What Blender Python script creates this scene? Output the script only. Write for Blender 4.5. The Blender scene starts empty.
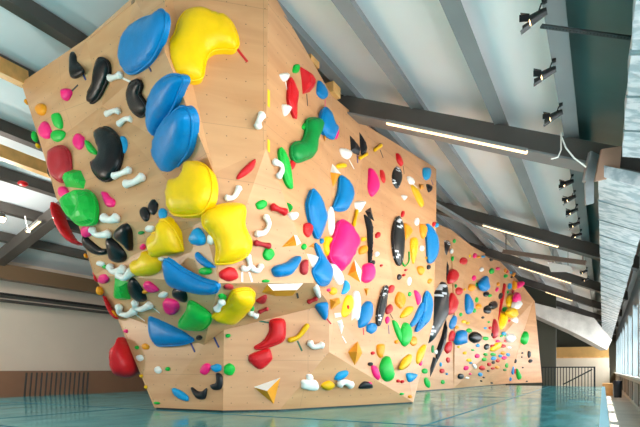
import bpy, bmesh, math, random
from mathutils import Vector
from mathutils.bvhtree import BVHTree
from mathutils.geometry import delaunay_2d_cdt
random.seed(7)
SC = bpy.context.scene
COL = SC.collection
# ------------------------------------------------------------------ camera, sky, sun, exposure
FPX, HX, HY = 500.0, 603.0, 370.0          # focal length (px), vanishing point of the hall's length
YAW = math.atan((HX-320)/FPX)
CAM = Vector((0, 0, 0.5))
cd = bpy.data.cameras.new('camera'); cam = bpy.data.objects.new('camera', cd); COL.objects.link(cam)
cam.location = CAM; cam.rotation_euler = (math.pi/2, 0, YAW)
cd.sensor_width = 36; cd.lens = FPX/640*36; cd.shift_y = (HY-213.5)/640; cd.clip_start = .02; cd.clip_end = 300
SC.camera = cam
w = bpy.data.worlds.new('sky'); SC.world = w; w.use_nodes = True
bg = w.node_tree.nodes['Background']; bg.inputs[0].default_value = (1, .98, .95, 1); bg.inputs[1].default_value = .7
sd = bpy.data.lights.new('sun', 'SUN'); sun = bpy.data.objects.new('sun', sd); COL.objects.link(sun)
sd.energy = 14; sd.angle = .006; sd.color = (1, .95, .86)
sun.rotation_euler = Vector((1, -.35, 1.96)).to_track_quat('Z', 'Y').to_euler(); sun.location = (6, 4, 9)
# daylight through the long band of windows on the right
ad = bpy.data.lights.new('window_daylight', 'AREA'); ao = bpy.data.objects.new('window_daylight', ad); COL.objects.link(ao)
ad.shape = 'RECTANGLE'; ad.size = 36; ad.size_y = 1.7; ad.energy = 2350; ad.color = (.97, .98, 1)
ao.location = (1.25, 15.5, 1.1); ao.rotation_euler = (math.pi/2, 0, math.pi/2)
SC.view_settings.view_transform = 'Standard'; SC.view_settings.look = 'None'
SC.view_settings.gamma = 1; SC.view_settings.use_curve_mapping = False
SC.view_settings.exposure = 0.06

# ------------------------------------------------------------------ helpers
FW = Vector((-math.sin(YAW), math.cos(YAW), 0)); RT = Vector((math.cos(YAW), math.sin(YAW), 0)); UP = Vector((0, 0, 1))
def ray(x, y): return FW + RT*((x-320)/FPX) + UP*((HY-y)/FPX)
def P(x, y, d): return CAM + ray(x, y)*d
def lin(c): return tuple(((v/255)/12.92 if v/255 <= .04045 else ((v/255+.055)/1.055)**2.4) for v in c)+(1,)

MATS = {}
def mat(name, rgb, rough=.5, metal=0, noise=0, bump=0, nscale=8, emit=0, coat=0, alpha=None):
    if name in MATS: return MATS[name]
    m = bpy.data.materials.new(name); m.use_nodes = True; MATS[name] = m
    nt = m.node_tree; b = nt.nodes['Principled BSDF']
    b.inputs['Base Color'].default_value = lin(rgb); b.inputs['Roughness'].default_value = rough
    b.inputs['Metallic'].default_value = metal; b.inputs['Coat Weight'].default_value = coat
    if emit:
        b.inputs['Emission Color'].default_value = lin(rgb); b.inputs['Emission Strength'].default_value = emit
    if noise or bump:
        tc = nt.nodes.new('ShaderNodeTexCoord'); n = nt.nodes.new('ShaderNodeTexNoise')
        n.inputs['Scale'].default_value = nscale; n.inputs['Detail'].default_value = 6
        nt.links.new(tc.outputs['Object'], n.inputs['Vector'])
        if noise:
            r = nt.nodes.new('ShaderNodeValToRGB'); c = lin(rgb)
            r.color_ramp.elements[0].position = .3; r.color_ramp.elements[1].position = .7
            r.color_ramp.elements[0].color = tuple(v*(1-noise) for v in c[:3])+(1,)
            r.color_ramp.elements[1].color = tuple(min(1, v*(1+noise)) for v in c[:3])+(1,)
            nt.links.new(n.outputs['Fac'], r.inputs['Fac']); nt.links.new(r.outputs['Color'], b.inputs['Base Color'])
        if bump:
            n2 = nt.nodes.new('ShaderNodeTexNoise'); n2.inputs['Scale'].default_value = nscale*6; n2.inputs['Detail'].default_value = 4
            nt.links.new(tc.outputs['Object'], n2.inputs['Vector'])
            bp = nt.nodes.new('ShaderNodeBump'); bp.inputs['Strength'].default_value = bump; bp.inputs['Distance'].default_value = .02
            nt.links.new(n2.outputs['Fac'], bp.inputs['Height']); nt.links.new(bp.outputs['Normal'], b.inputs['Normal'])
    return m

def obj(name, bm, m, parent=None, smooth=False):
    me = bpy.data.meshes.new(name); bm.to_mesh(me); bm.free()
    for mm in (m if isinstance(m, (list, tuple)) else [m]): me.materials.append(mm)
    if smooth:
        for p in me.polygons: p.use_smooth = True
    o = bpy.data.objects.new(name, me); COL.objects.link(o)
    if parent: o.parent = parent
    return o
def tag(o, label=None, cat=None, group=None, kind=None):
    if label: o['label'] = label
    if cat: o['category'] = cat
    if group: o['group'] = group
    if kind: o['kind'] = kind
    return o
def empty(name, label, cat, group=None, loc=(0, 0, 0)):
    o = bpy.data.objects.new(name, None); COL.objects.link(o); o.location = loc
    o.empty_display_size = .1
    return tag(o, label, cat, group)
def rebase(o, p):
    """move an object's origin to p, keep its mesh where it stands"""
    p = Vector(p); o.data.transform(__import__('mathutils').Matrix.Translation(-p)); o.location = p
def add_box(bm, lo, hi):
    x0, y0, z0 = lo; x1, y1, z1 = hi
    v = [bm.verts.new(c) for c in ((x0,y0,z0),(x1,y0,z0),(x1,y1,z0),(x0,y1,z0),(x0,y0,z1),(x1,y0,z1),(x1,y1,z1),(x0,y1,z1))]
    for f in ((0,3,2,1),(4,5,6,7),(0,1,5,4),(1,2,6,5),(2,3,7,6),(3,0,4,7)): bm.faces.new([v[i] for i in f])
    return v
def box(lo, hi):
    bm = bmesh.new(); add_box(bm, lo, hi); return bm
def add_prism(bm, poly, off):
    """closed polygon (3D points) swept by the vector off"""
    off = Vector(off); a = [bm.verts.new(p) for p in poly]; b = [bm.verts.new(Vector(p)+off) for p in poly]
    n = len(a); bm.faces.new(a); bm.faces.new(b[::-1])
    for i in range(n): bm.faces.new((a[i], b[i], b[(i+1) % n], a[(i+1) % n]))
def fix(bm):
    bmesh.ops.recalc_face_normals(bm, faces=bm.faces[:]); return bm
def prism(poly, off):
    bm = bmesh.new(); add_prism(bm, poly, off); return fix(bm)
def add_bar(bm, a, b, w_, h_, up=(0, 0, 1)):
    a = Vector(a); b = Vector(b); d = (b-a).normalized(); u = Vector(up); s = d.cross(u).normalized(); u = s.cross(d)
    q = [a + s*w_*i/2 + u*h_*j/2 for i, j in ((-1,-1),(1,-1),(1,1),(-1,1))]
    add_prism(bm, q, b-a)
def bar(a, b, w_, h_, up=(0, 0, 1)):
    bm = bmesh.new(); add_bar(bm, a, b, w_, h_, up); return fix(bm)
def add_tube(bm, pts, rad, seg=10):
    pts = [Vector(p) for p in pts]; n = len(pts)
    rad = rad if isinstance(rad, (list, tuple)) else [rad]*n
    rings = []; u = None
    for i, p in enumerate(pts):
        t = (pts[min(i+1, n-1)]-pts[max(i-1, 0)]).normalized()
        if u is None: u = t.orthogonal().normalized()
        u = (u - t*u.dot(t)).normalized(); v = t.cross(u)
        rings.append([bm.verts.new(p+(u*math.cos(2*math.pi*k/seg)+v*math.sin(2*math.pi*k/seg))*rad[i]) for k in range(seg)])
    for a, b in zip(rings, rings[1:]):
        for k in range(seg): bm.faces.new((a[k], a[(k+1) % seg], b[(k+1) % seg], b[k]))
    bm.faces.new(rings[0][::-1]); bm.faces.new(rings[-1])
def tube(pts, rad, seg=10):
    bm = bmesh.new(); add_tube(bm, pts, rad, seg); return fix(bm)
def catmull(p, closed=True, k=6):
    n = len(p); out = []
    for i in range(n if closed else n-1):
        g = lambda j: p[j % n] if closed else p[max(0, min(n-1, j))]
        a, b, c, d = g(i-1), g(i), g(i+1), g(i+2)
        for s in range(k):
            t = s/k
            out.append(tuple(.5*(2*b[q]+(c[q]-a[q])*t+(2*a[q]-5*b[q]+4*c[q]-d[q])*t*t+(3*b[q]-a[q]-3*c[q]+d[q])*t**3) for q in range(len(b))))
    if not closed: out.append(tuple(p[-1]))
    return out

# ------------------------------------------------------------------ setting: materials
def plywood():
    m = bpy.data.materials.new('birch_plywood'); m.use_nodes = True; nt = m.node_tree; L = nt.links; N = nt.nodes
    b = N['Principled BSDF']; b.inputs['Roughness'].default_value = .42
    uv = N.new('ShaderNodeUVMap'); uv.uv_map = 'UVMap'
    mp = N.new('ShaderNodeMapping'); mp.inputs['Scale'].default_value = (.6, 4.0, 1); L.new(uv.outputs[0], mp.inputs[0])
    n = N.new('ShaderNodeTexNoise'); n.inputs['Scale'].default_value = 1.3; n.inputs['Detail'].default_value = 8; n.inputs['Distortion'].default_value = .5
    L.new(mp.outputs[0], n.inputs['Vector'])
    r = N.new('ShaderNodeValToRGB'); e = r.color_ramp.elements
    e[0].position = .2; e[0].color = lin((186, 130, 85)); e[1].position = .72; e[1].color = lin((214, 162, 117))
    L.new(n.outputs['Fac'], r.inputs[0])
    # panel joints and tee-nut holes from the panel's own metre coordinates
    sep = N.new('ShaderNodeSeparateXYZ'); L.new(uv.outputs[0], sep.inputs[0])
    def math_(op, a, bb=None):
        q = N.new('ShaderNodeMath'); q.operation = op
        if isinstance(a, (int, float)): q.inputs[0].default_value = a
        else: L.new(a, q.inputs[0])
        if bb is not None:
            if isinstance(bb, (int, float)): q.inputs[1].default_value = bb
            else: L.new(bb, q.inputs[1])
        return q.outputs[0]
    def cell(o, s): return math_('ABSOLUTE', math_('SUBTRACT', math_('FRACT', math_('MULTIPLY', o, 1/s)), .5))
    gx, gy = cell(sep.outputs[0], .19), cell(sep.outputs[1], .19)
    dist = math_('SQRT', math_('ADD', math_('MULTIPLY', gx, gx), math_('MULTIPLY', gy, gy)))
    dot = math_('LESS_THAN', dist, .032)
    jx, jy = math_('LESS_THAN', cell(sep.outputs[0], 2.44), .0009), math_('LESS_THAN', cell(sep.outputs[1], 1.22), .0018)
    mask = math_('MAXIMUM', math_('MULTIPLY', dot, .75), math_('MULTIPLY', math_('MAXIMUM', jx, jy), .35))
    mx = N.new('ShaderNodeMix'); mx.data_type = 'RGBA'; L.new(mask, mx.inputs[0]); L.new(r.outputs[0], mx.inputs[6]); mx.inputs[7].default_value = lin((88, 62, 44))
    L.new(mx.outputs[2], b.inputs['Base Color'])
    return m
PLY = plywood()

def mat_floor():
    m = bpy.data.materials.new('turquoise_mat_vinyl'); m.use_nodes = True; nt = m.node_tree; L = nt.links; N = nt.nodes
    b = N['Principled BSDF']; tc = N.new('ShaderNodeTexCoord'); b.inputs['Metallic'].default_value = .4; b.inputs['Specular Tint'].default_value = (.25, .8, .85, 1)
    mp = N.new('ShaderNodeMapping'); mp.inputs['Scale'].default_value = (1.2, .5, 1); L.new(tc.outputs['Object'], mp.inputs[0])
    n = N.new('ShaderNodeTexNoise'); n.inputs['Scale'].default_value = 1.6; n.inputs['Detail'].default_value = 7; L.new(mp.outputs[0], n.inputs['Vector'])
    r = N.new('ShaderNodeValToRGB'); e = r.color_ramp.elements
    e[0].position = .3; e[0].color = lin((6, 142, 158)); e[1].position = .75; e[1].color = lin((58, 192, 202))
    L.new(n.outputs['Fac'], r.inputs[0])
    L.new(r.outputs[0], b.inputs['Base Color'])
    n2 = N.new('ShaderNodeTexNoise'); n2.inputs['Scale'].default_value = 3; n2.inputs['Detail'].default_value = 8; L.new(mp.outputs[0], n2.inputs['Vector'])
    rr = N.new('ShaderNodeMapRange'); rr.inputs[1].default_value = .3; rr.inputs[2].default_value = .7; rr.inputs[3].default_value = .07; rr.inputs[4].default_value = .22
    L.new(n2.outputs['Fac'], rr.inputs[0]); L.new(rr.outputs[0], b.inputs['Roughness'])
    bp = N.new('ShaderNodeBump'); bp.inputs['Strength'].default_value = .15; bp.inputs['Distance'].default_value = .03
    L.new(n2.outputs['Fac'], bp.inputs['Height']); L.new(bp.outputs[0], b.inputs['Normal'])
    return m
def thin_glass():
    m = bpy.data.materials.new('window_glass'); m.use_nodes = True; nt = m.node_tree; L = nt.links; N = nt.nodes
    N.remove(N['Principled BSDF']); o = N['Material Output']
    a = N.new('ShaderNodeBsdfTransparent'); a.inputs[0].default_value = (.95, .98, .98, 1)
    g = N.new('ShaderNodeBsdfGlossy'); g.inputs['Roughness'].default_value = .02
    x = N.new('ShaderNodeMixShader'); x.inputs[0].default_value = .07
    L.new(a.outputs[0], x.inputs[1]); L.new(g.outputs[0], x.inputs[2]); L.new(x.outputs[0], o.inputs[0])
    return m
def foil():
    m = mat('aluminium_foil_wrap', (226, 231, 234), .45, .1)
    nt = m.node_tree; L = nt.links; N = nt.nodes; b = N['Principled BSDF']
    tc = N.new('ShaderNodeTexCoord'); n = N.new('ShaderNodeTexNoise'); n.inputs['Scale'].default_value = 7; n.inputs['Detail'].default_value = 10
    mp = N.new('ShaderNodeMapping'); mp.inputs['Scale'].default_value = (1, 1.6, 1); L.new(tc.outputs['Object'], mp.inputs[0]); L.new(mp.outputs[0], n.inputs['Vector'])
    bp = N.new('ShaderNodeBump'); bp.inputs['Strength'].default_value = .9; bp.inputs['Distance'].default_value = .03
    L.new(n.outputs['Fac'], bp.inputs['Height']); L.new(bp.outputs[0], b.inputs['Normal'])
    r = N.new('ShaderNodeValToRGB'); e = r.color_ramp.elements
    e[0].position = .42; e[0].color = lin((178, 193, 200)); e[1].position = .55; e[1].color = lin((230, 234, 238))
    L.new(n.outputs['Fac'], r.inputs[0]); L.new(r.outputs[0], b.inputs['Base Color'])
    return m
FOIL = foil(); GLASS = thin_glass()
STEEL = mat('dark_grey_steel', (88, 83, 79), .5, .1, noise=.15, nscale=2)
PURL = mat('light_grey_steel', (138, 140, 140), .45, .2, noise=.08, nscale=2)
SHEET = mat('white_roof_sheet', (246, 246, 246), .6, 0, noise=.03, nscale=.7)
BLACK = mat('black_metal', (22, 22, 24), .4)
CONC = mat('beige_screed', (222, 210, 194), .6, noise=.12, nscale=1.5)
WHITEP = mat('white_paint', (232, 228, 220), .6, noise=.03, nscale=2)
WOOD = mat('pine_timber', (226, 172, 104), .5, noise=.2, nscale=5)

# ------------------------------------------------------------------ setting: floor, mat, walls
tag(obj('floor', box((-14, -7, -.5), (.95, 38, -.4)), CONC), kind='structure')
o = empty('crash_mat', 'large glossy turquoise crash mat covering the floor around the climbing wall', 'crash mat')
TEAL = mat_floor()
obj('mat_surface', box((-9.4, -3, -.36), (-.03, 17.2, 0)), TEAL, o)
EDGE = mat('pale_mat_edging', (120, 170, 184), .5)
obj('edge_strip', box((-.03, -3, -.36), (.05, 17.2, .004)), EDGE, o)
SEAM = mat('dark_teal_seam', (4, 88, 104), .8)
for x in (-7.4, -5.4, -1.4): obj('seam', box((x-.008, -3, .0), (x+.008, 4.4 if x < -2.9 else 17.2, .003)), SEAM, o)
for y in (2.5, 4.4): obj('seam', box((-9.4, y-.008, 0), (-.03, y+.008, .003)), SEAM, o)
for y in (9.5,): obj('seam', box((-2.2, y-.012, 0), (-.03, y+.012, .0015)), SEAM, o)

LOWB = mat('brown_wall_boarding', (140, 106, 82), .55, noise=.12, nscale=1.2)
CREAM = mat('cream_plaster', (232, 218, 202), .7, noise=.06, nscale=.6)
tag(obj('wall_left', box((-12.7, -2, .48), (-12.5, 38, 3.2)), CREAM), kind='structure')
tag(obj('trim_1', box((-12.72, -2, -.4), (-12.46, 38, .48)), LOWB), kind='structure')
tag(obj('wall_back', box((-12.5, 36, -.4), (.95, 36.2, 5.4)), mat('dark_green_partition', (84, 84, 70), .6)), kind='structure')
DKG = mat('dark_olive_partition', (74, 74, 62), .6)
p0, p1 = P(530, 384, 21), P(555, 384, 21)
tag(obj('wall_partition', box((p0.x-1.2, 24, -.4), (-1.78, 24.15, 4.4)), DKG), kind='structure')

# right side: knee wall, piers, windows
tag(obj('wall_right', box((.68, -6.5, -.4), (.95, 36, .3)), mat('pale_beige_plaster', (206, 196, 182), .6)), kind='structure')
GREYB = mat('blue_grey_pier_paint', (150, 166, 172), .45, noise=.06, nscale=2)
HEAD = mat('grey_lintel', (130, 138, 142), .5)
tag(obj('trim_2', box((.70, -6.5, 2.02), (.95, 36, 2.75)), HEAD), kind='structure')
tag(obj('trim_3', box((.60, -6.5, .3), (.95, 36, .345)), mat('white_window_sill', (222, 222, 218), .4)), kind='structure')
step = 2.55; k = 0; y = -5.7
while y < 35:
    tag(obj('trim_%d' % (k+4), box((.64, y-.24, .345), (.92, y+.24, 2.1)), GREYB), kind='structure')
    if y+step < 36:
        k2 = k+1; y0, y1 = y+.24, y+step-.24
        bm = bmesh.new()
        for yy in (y0, (y0+y1)/2-.03, y1-.06): add_box(bm, (.78, yy, .345), (.86, yy+.06, 2.02))
        for zz in (.345, 1.35, 1.96): add_box(bm, (.785, y0+.06, zz), (.855, y1-.06, zz+.06))
        fr = tag(obj('window_%d' % k2, bm, HEAD), kind='structure')
        obj('window_pane', box((.815, y0+.05, .4), (.822, y1-.05, 1.97)), GLASS, fr)
        # radiator recess below the window: dark grille panel set into the knee wall
        h = tag(obj('heater_grille', box((.655, y0+.25, -.28), (.679, y1-.2, .2)), mat('grey_beige_grille', (128, 118, 108), .5)),
                'grey beige heater grille below the window sill, number varying along the right wall', 'grille', 'heater grilles along the right wall')
        h['label'] = 'grey beige heater grille set in the low wall under the right hand windows'
    y += step; k += 1

# roof -------------------------------------------------------------
RZ, RS = 2.7, .439           # right slope: rafter underside z = RZ - RS*x
LZ, LS = 2.9, .33            # left slope: z = LZ + LS*(x+11.9)
RX = -5.37
def zr(x): return RZ-RS*x
def zl(x): return LZ+LS*(x+11.9)
def rafter_h(): return .24
RH, PH = .24, .19
def slab(x0, x1, y0, y1, zf, lo, hi):
    return prism([(x0, y0, zf(x0)+lo), (x1, y0, zf(x1)+lo), (x1, y0, zf(x1)+hi), (x0, y0, zf(x0)+hi)], (0, y1-y0, 0))
c = tag(obj('ceiling', slab(RX, -.26, 0, 38, zr, RH+PH, RH+PH+.06), SHEET), kind='structure')
tag(obj('ceiling_left', slab(-12.7, RX, 0, 38, zl, RH+PH, RH+PH+.06), mat('blue_grey_roof_sheet', (232, 237, 242), .5, noise=.05, nscale=.6)), kind='structure')
SKY = mat('green_tinted_rooflight', (84, 112, 110), .3, 0, noise=.25, nscale=1.2)
tag(obj('window_99', slab(-.26, 1.0, 0, 38, zr, RH+PH, RH+PH+.04), SKY), kind='structure'); bpy.data.objects['window_99'].name = 'window_30'
tag(obj('trim_40', slab(1.0, 1.56, -7, 38, zr, RH+PH, RH+PH+.05), SHEET), kind='structure')  # unseen eave, its width shaped to let in only a thin sun strip
for i, y in enumerate((6.3, 11.4, 16.3, 21.1, 26, 31)):
    tag(obj('trim_%d' % (90+i), slab(RX, .6, y-.11, y+.11, zr, 0, RH), STEEL), kind='structure')
    fl = bpy.data.objects['trim_%d' % (90+i)]
    obj('lower_flange', slab(RX, .58, y-.16, y+.16, zr, -.025, 0), PURL if i == 0 else STEEL, fl)
for i, y in enumerate((1.4, 6.3, 11.4, 16.3, 21.1)):
    tag(obj('trim_%d' % (100+i), slab(-12.5, RX, y-.12, y+.12, zl, 0, RH), STEEL), kind='structure')
for i, x in enumerate((-4.9, -4.05, -3.07, -2.11, -1.08, -.33, .62)):
    bm = bmesh.new(); z = zr(x)+RH
    add_box(bm, (x-.045, 0, z+.01), (x+.045, 38, z+PH)); add_box(bm, (x-.045, 0, z), (x+.1, 38, z+.012))
    tag(obj('trim_%d' % (110+i), fix(bm), PURL), kind='structure')
for i, x in enumerate((-6.35, -7.3, -8.4, -9.45, -10.4, -11.4)):
    z = zl(x)+RH
    tag(obj('trim_%d' % (120+i), box((x-.09, 0, z), (x+.09, 38, z+PH)), STEEL), kind='structure')
# ------------------------------------------------------------------ the climbing wall
V = {k: P(*v) for k, v in dict(
 T0=(165,-30,4.8), T1=(268,-14,5.05), T2=(332,97,6.5), T3=(369,128,7.4), T4=(436,169,9.6), Y1=(436,230,9.3), Y2=(433,322,8.8),
 P0=(165,52,4.65), Q=(214,173,4.9), R=(203,221,4.92), S=(78,222,6.05), S2=(57,198,6.45), S3=(43,150,6.6), L=(22,83,6.8), TT=(86,40,5.75), TU=(135,0,5.1),
 C1=(266,149,5.05), C2=(305,253,5.6), C3=(314,283,5.72), U=(219,283,4.95), J=(329,304,6.235), K=(329,352,6.235),
 V=(224,330,5.95), N=(204,345,6.08), M=(116,313,6.85), M2=(94,275,6.55), A=(223,410.5,5.95), B=(155,407.5,6.41), E=(280,409.5,6.1), G=(413,402,7.58),
 X1=(102,106,6.0),
 a1=(400,220,11.0), a2=(436,224,12.05), a3=(451,230,13.0), a4=(471,246,14.4), a5=(500,262,17.3), a6=(523,286,18.7), a7=(524,299,18.75),
 a8=(534.5,301,19.0), a9=(542,382.5,19.2), b1=(509,383.5,18.1), b2=(454,388.3,13.16), b3=(398,392,10.9), b4=(455,323,13.05), b5=(501,338,15.5)).items()}
AIM = Vector((-5.2, 7.5, 2.0))
def panel_mesh(pts, thick=.03):
    """polygon panel with its own thickness behind the face and metre UVs"""
    n = Vector()
    for i in range(len(pts)):
        a, b = pts[i], pts[(i+1) % len(pts)]
        n += Vector(((a.y-b.y)*(a.z+b.z), (a.z-b.z)*(a.x+b.x), (a.x-b.x)*(a.y+b.y)))
    n.normalize()
    if n.dot(CAM-pts[0]) < 0: n = -n; pts = pts[::-1]
    u = UP.cross(n).normalized(); v = n.cross(u)
    bm = bmesh.new(); lay = bm.loops.layers.uv.new('UVMap')
    front = [bm.verts.new(p) for p in pts]; back = [bm.verts.new(p-n*thick) for p in pts]
    fs = [bm.faces.new(front), bm.faces.new(back[::-1])]
    for i in range(len(pts)): fs.append(bm.faces.new((front[i], back[i], back[(i+1) % len(pts)], front[(i+1) % len(pts)])))
    for f in bm.faces:
        for l in f.loops: l[lay].uv = (l.vert.co.dot(u), l.vert.co.dot(v))
    bmesh.ops.triangulate(bm, faces=fs[:2], ngon_method='BEAUTY')
    return bm, n
near = empty('climbing_wall', 'tall faceted plywood bouldering wall in the foreground, covered in big macros', 'climbing wall', loc=(-4, 4.8, 0))
far = empty('climbing_wall', 'lower far stretch of plywood bouldering wall behind the foreground block', 'climbing wall', loc=(-3.4, 14, 0))
RV, RI = [], []       # raycast soup
PAN = []
def panel(keys, parent, name='plywood_panel', cast=True):
    pts = [V[k] for k in keys]; bm, n = panel_mesh(pts)
    bm.normal_update()
    if cast:
        for f in bm.faces:
            if f.normal.dot(n) > .7:
                b = len(RV); vs = [v.co.copy() for v in f.verts]; RV.extend(vs); RI.append(tuple(range(b, b+len(vs))))
    o = obj(name, bm, PLY, parent); o.matrix_parent_inverse = parent.matrix_world.inverted(); PAN.append(o)
    return o
bpy.context.view_layer.update()
for ks in (('L','TT','X1','S3'), ('TT','TU','P0','X1'), ('TU','T0','P0'), ('X1','P0','Q','R'), ('X1','R','S','S2','S3'),
           ('T0','T1','C1','Q','P0'), ('Q','C1','C2','C3','U','R'), ('U','C3','J','V'), ('V','J','K','E','A'),
           ('S','R','U','M2'), ('M2','U','V','N','M'), ('M','N','V','A','B'),
           ('T1','T2','C2','C1'), ('T2','T3','J','C3','C2'), ('T3','T4','Y1','Y2','G','K','J'), ('E','K','G')):
    panel(ks, near)
for ks in (('a1','a2','a3','b4','b2','b3'), ('a3','a4','b4'), ('a4','a5','b5','b4'), ('a5','a6','b5'), ('b4','b5','b1','b2'), ('a6','a7','a8','a9','b1','b5')):
    panel(ks, far)
# sides, tops and the black strip painting the shadow gap at the foot
def side(pts, parent, name='side_panel', m=None):
    bm = bmesh.new(); fs = []
    lay = bm.loops.layers.uv.new('UVMap')
    for q in pts:
        f = bm.faces.new([bm.verts.new(p) for p in q])
        for l in f.loops: l[lay].uv = (l.vert.co.y, l.vert.co.z)
    o = obj(name, bm, m or PLY, parent); o.matrix_parent_inverse = parent.matrix_world.inverted()
    sm = o.modifiers.new('thickness', 'SOLIDIFY'); sm.thickness = .03; sm.offset = 0
    return o
bk = Vector((.5, 3.6, 0))
ed = ['L', 'S3', 'S2', 'S', 'M2', 'M', 'B']
side([[V[a], V[b], V[b]+bk, V[a]+bk] for a, b in zip(ed, ed[1:])], near)
bk2 = Vector((-1.6, .1, 0)); ed = ['T4', 'Y1', 'Y2', 'G']
side([[V[a], V[b], V[b]+bk2, V[a]+bk2] for a, b in zip(ed, ed[1:])], near)
side([[V['L'], V['TT'], V['TU'], V['T0'], V['T1'], V['T2'], V['T3'], V['T4'], V['T4']+bk2, V['L']+bk]], near, 'top_panel')
bk3 = Vector((-1.2, .3, 0)); ed = ['a8', 'a9']
side([[V['a8'], V['a9'], V['a9']+bk3, V['a8']+bk3]], far)
ed = ['a1', 'a2', 'a3', 'a4', 'a5', 'a6', 'a7', 'a8']
side([[V[a], V[b], V[b]+Vector((-1, .2, 0)), V[a]+Vector((-1, .2, 0))] for a, b in zip(ed, ed[1:])], far, 'top_panel')
for chain, par in ((('B', 'A', 'E', 'G'), near), (('b3', 'b2', 'b1', 'a9'), far)):  # black strip paints the shadow gap between wall foot and mat
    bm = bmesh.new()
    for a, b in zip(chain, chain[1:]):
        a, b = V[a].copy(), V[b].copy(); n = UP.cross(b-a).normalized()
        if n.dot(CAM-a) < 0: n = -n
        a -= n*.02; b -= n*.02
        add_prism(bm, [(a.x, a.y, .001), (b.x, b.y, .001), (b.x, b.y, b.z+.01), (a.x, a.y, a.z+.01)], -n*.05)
    o = obj('shadow_gap_strip', fix(bm), BLACK, par); o.matrix_parent_inverse = par.matrix_world.inverted()
BVH = BVHTree.FromPolygons(RV, RI)
def hit(x, y):
    d = ray(x, y).normalized(); loc, n, i, dist = BVH.ray_cast(CAM, d)
    if loc is None: return None
    if n.dot(d) > 0: n = -n
    return loc, n
def frame_at(x, y):
    h = hit(x, y)
    if h is None:
        for r in range(1, 14):
            for a in range(16):
                h = hit(x+r*math.cos(a*math.pi/8), y+r*math.sin(a*math.pi/8))
                if h: break
            if h: break
    loc, n = h
    u = UP.cross(n).normalized(); v = n.cross(u)
    return loc, n, u, v
def on_plane(x, y, p, n, off=0):
    d = ray(x, y); t = (p+n*off-CAM).dot(n)/d.dot(n); return CAM+d*t

# ------------------------------------------------------------------ hold materials
def plastic(name, rgb, rough=.38):
    m = mat(name, rgb, rough, 0, noise=.07, bump=.12, nscale=9); m.node_tree.nodes['Principled BSDF'].inputs['Specular IOR Level'].default_value = .28; return m
HC = dict(
 blue=plastic('blue_resin', (0, 122, 186)), lblue=plastic('light_blue_resin', (20, 150, 206)), yellow=plastic('yellow_resin', (244, 194, 0)),
 dyellow=plastic('mustard_resin', (226, 176, 12)), red=plastic('red_resin', (206, 26, 34)), brick=plastic('brick_red_resin', (176, 38, 46)), green=plastic('green_resin', (16, 178, 62)),
 dgreen=plastic('dark_green_resin', (10, 138, 62)), pink=plastic('pink_resin', (246, 34, 122)), orange=plastic('orange_resin', (236, 150, 22)),
 black=plastic('black_resin', (14, 14, 17), .3), white=plastic('white_resin', (236, 232, 226)), purple=plastic('purple_resin', (96, 60, 130)),
 dgrey=plastic('charcoal_resin', (28, 28, 32)))
TAPE = dict(navy=(30, 48, 110), red=(200, 24, 34), white=(238, 234, 228), dark=(52, 54, 56), green=(20, 92, 62), yellow=(240, 206, 30), pink=(226, 84, 130), purple=(104, 84, 130))
def graphic():
    """black paint with a band of white printed lettering-like marks, from the hold's own length coordinate"""
    m = bpy.data.materials.new('black_printed_ply'); m.use_nodes = True; nt = m.node_tree; L = nt.links; N = nt.nodes
    b = N['Principled BSDF']; b.inputs['Roughness'].default_value = .35
    uv = N.new('ShaderNodeUVMap'); uv.uv_map = 'UVMap'
    s = N.new('ShaderNodeSeparateXYZ'); L.new(uv.outputs[0], s.inputs[0])
    r = N.new('ShaderNodeValToRGB'); r.color_ramp.interpolation = 'CONSTANT'
    e = r.color_ramp.elements; e[0].color = (0, 0, 0, 1); e[0].position = 0; e[1].position = .08; e[1].color = (1, 1, 1, 1)
    for p_, v_ in ((.30, 0), (.70, 1), (.93, 0)):
        q = e.new(p_); q.color = (v_, v_, v_, 1)
    L.new(s.outputs[1], r.inputs[0])
    vo = N.new('ShaderNodeTexVoronoi'); vo.inputs['Scale'].default_value = 1; vo.distance = 'CHEBYCHEV'
    mp = N.new('ShaderNodeMapping'); mp.inputs['Scale'].default_value = (4, 18, 1); L.new(uv.outputs[0], mp.inputs[0]); L.new(mp.outputs[0], vo.inputs['Vector'])
    g = N.new('ShaderNodeMath'); g.operation = 'LESS_THAN'; g.inputs[1].default_value = .33; L.new(vo.outputs['Distance'], g.inputs[0])
    mu = N.new('ShaderNodeMath'); mu.operation = 'MULTIPLY'; L.new(g.outputs[0], mu.inputs[0]); L.new(r.outputs[0], mu.inputs[1])
    mx = N.new('ShaderNodeMix'); mx.data_type = 'RGBA'; L.new(mu.outputs[0], mx.inputs[0]); mx.inputs[6].default_value = lin((20, 22, 26)); mx.inputs[7].default_value = lin((214, 222, 230))
    L.new(mx.outputs[2], b.inputs['Base Color'])
    return m
HC['graphic'] = graphic()

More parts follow.
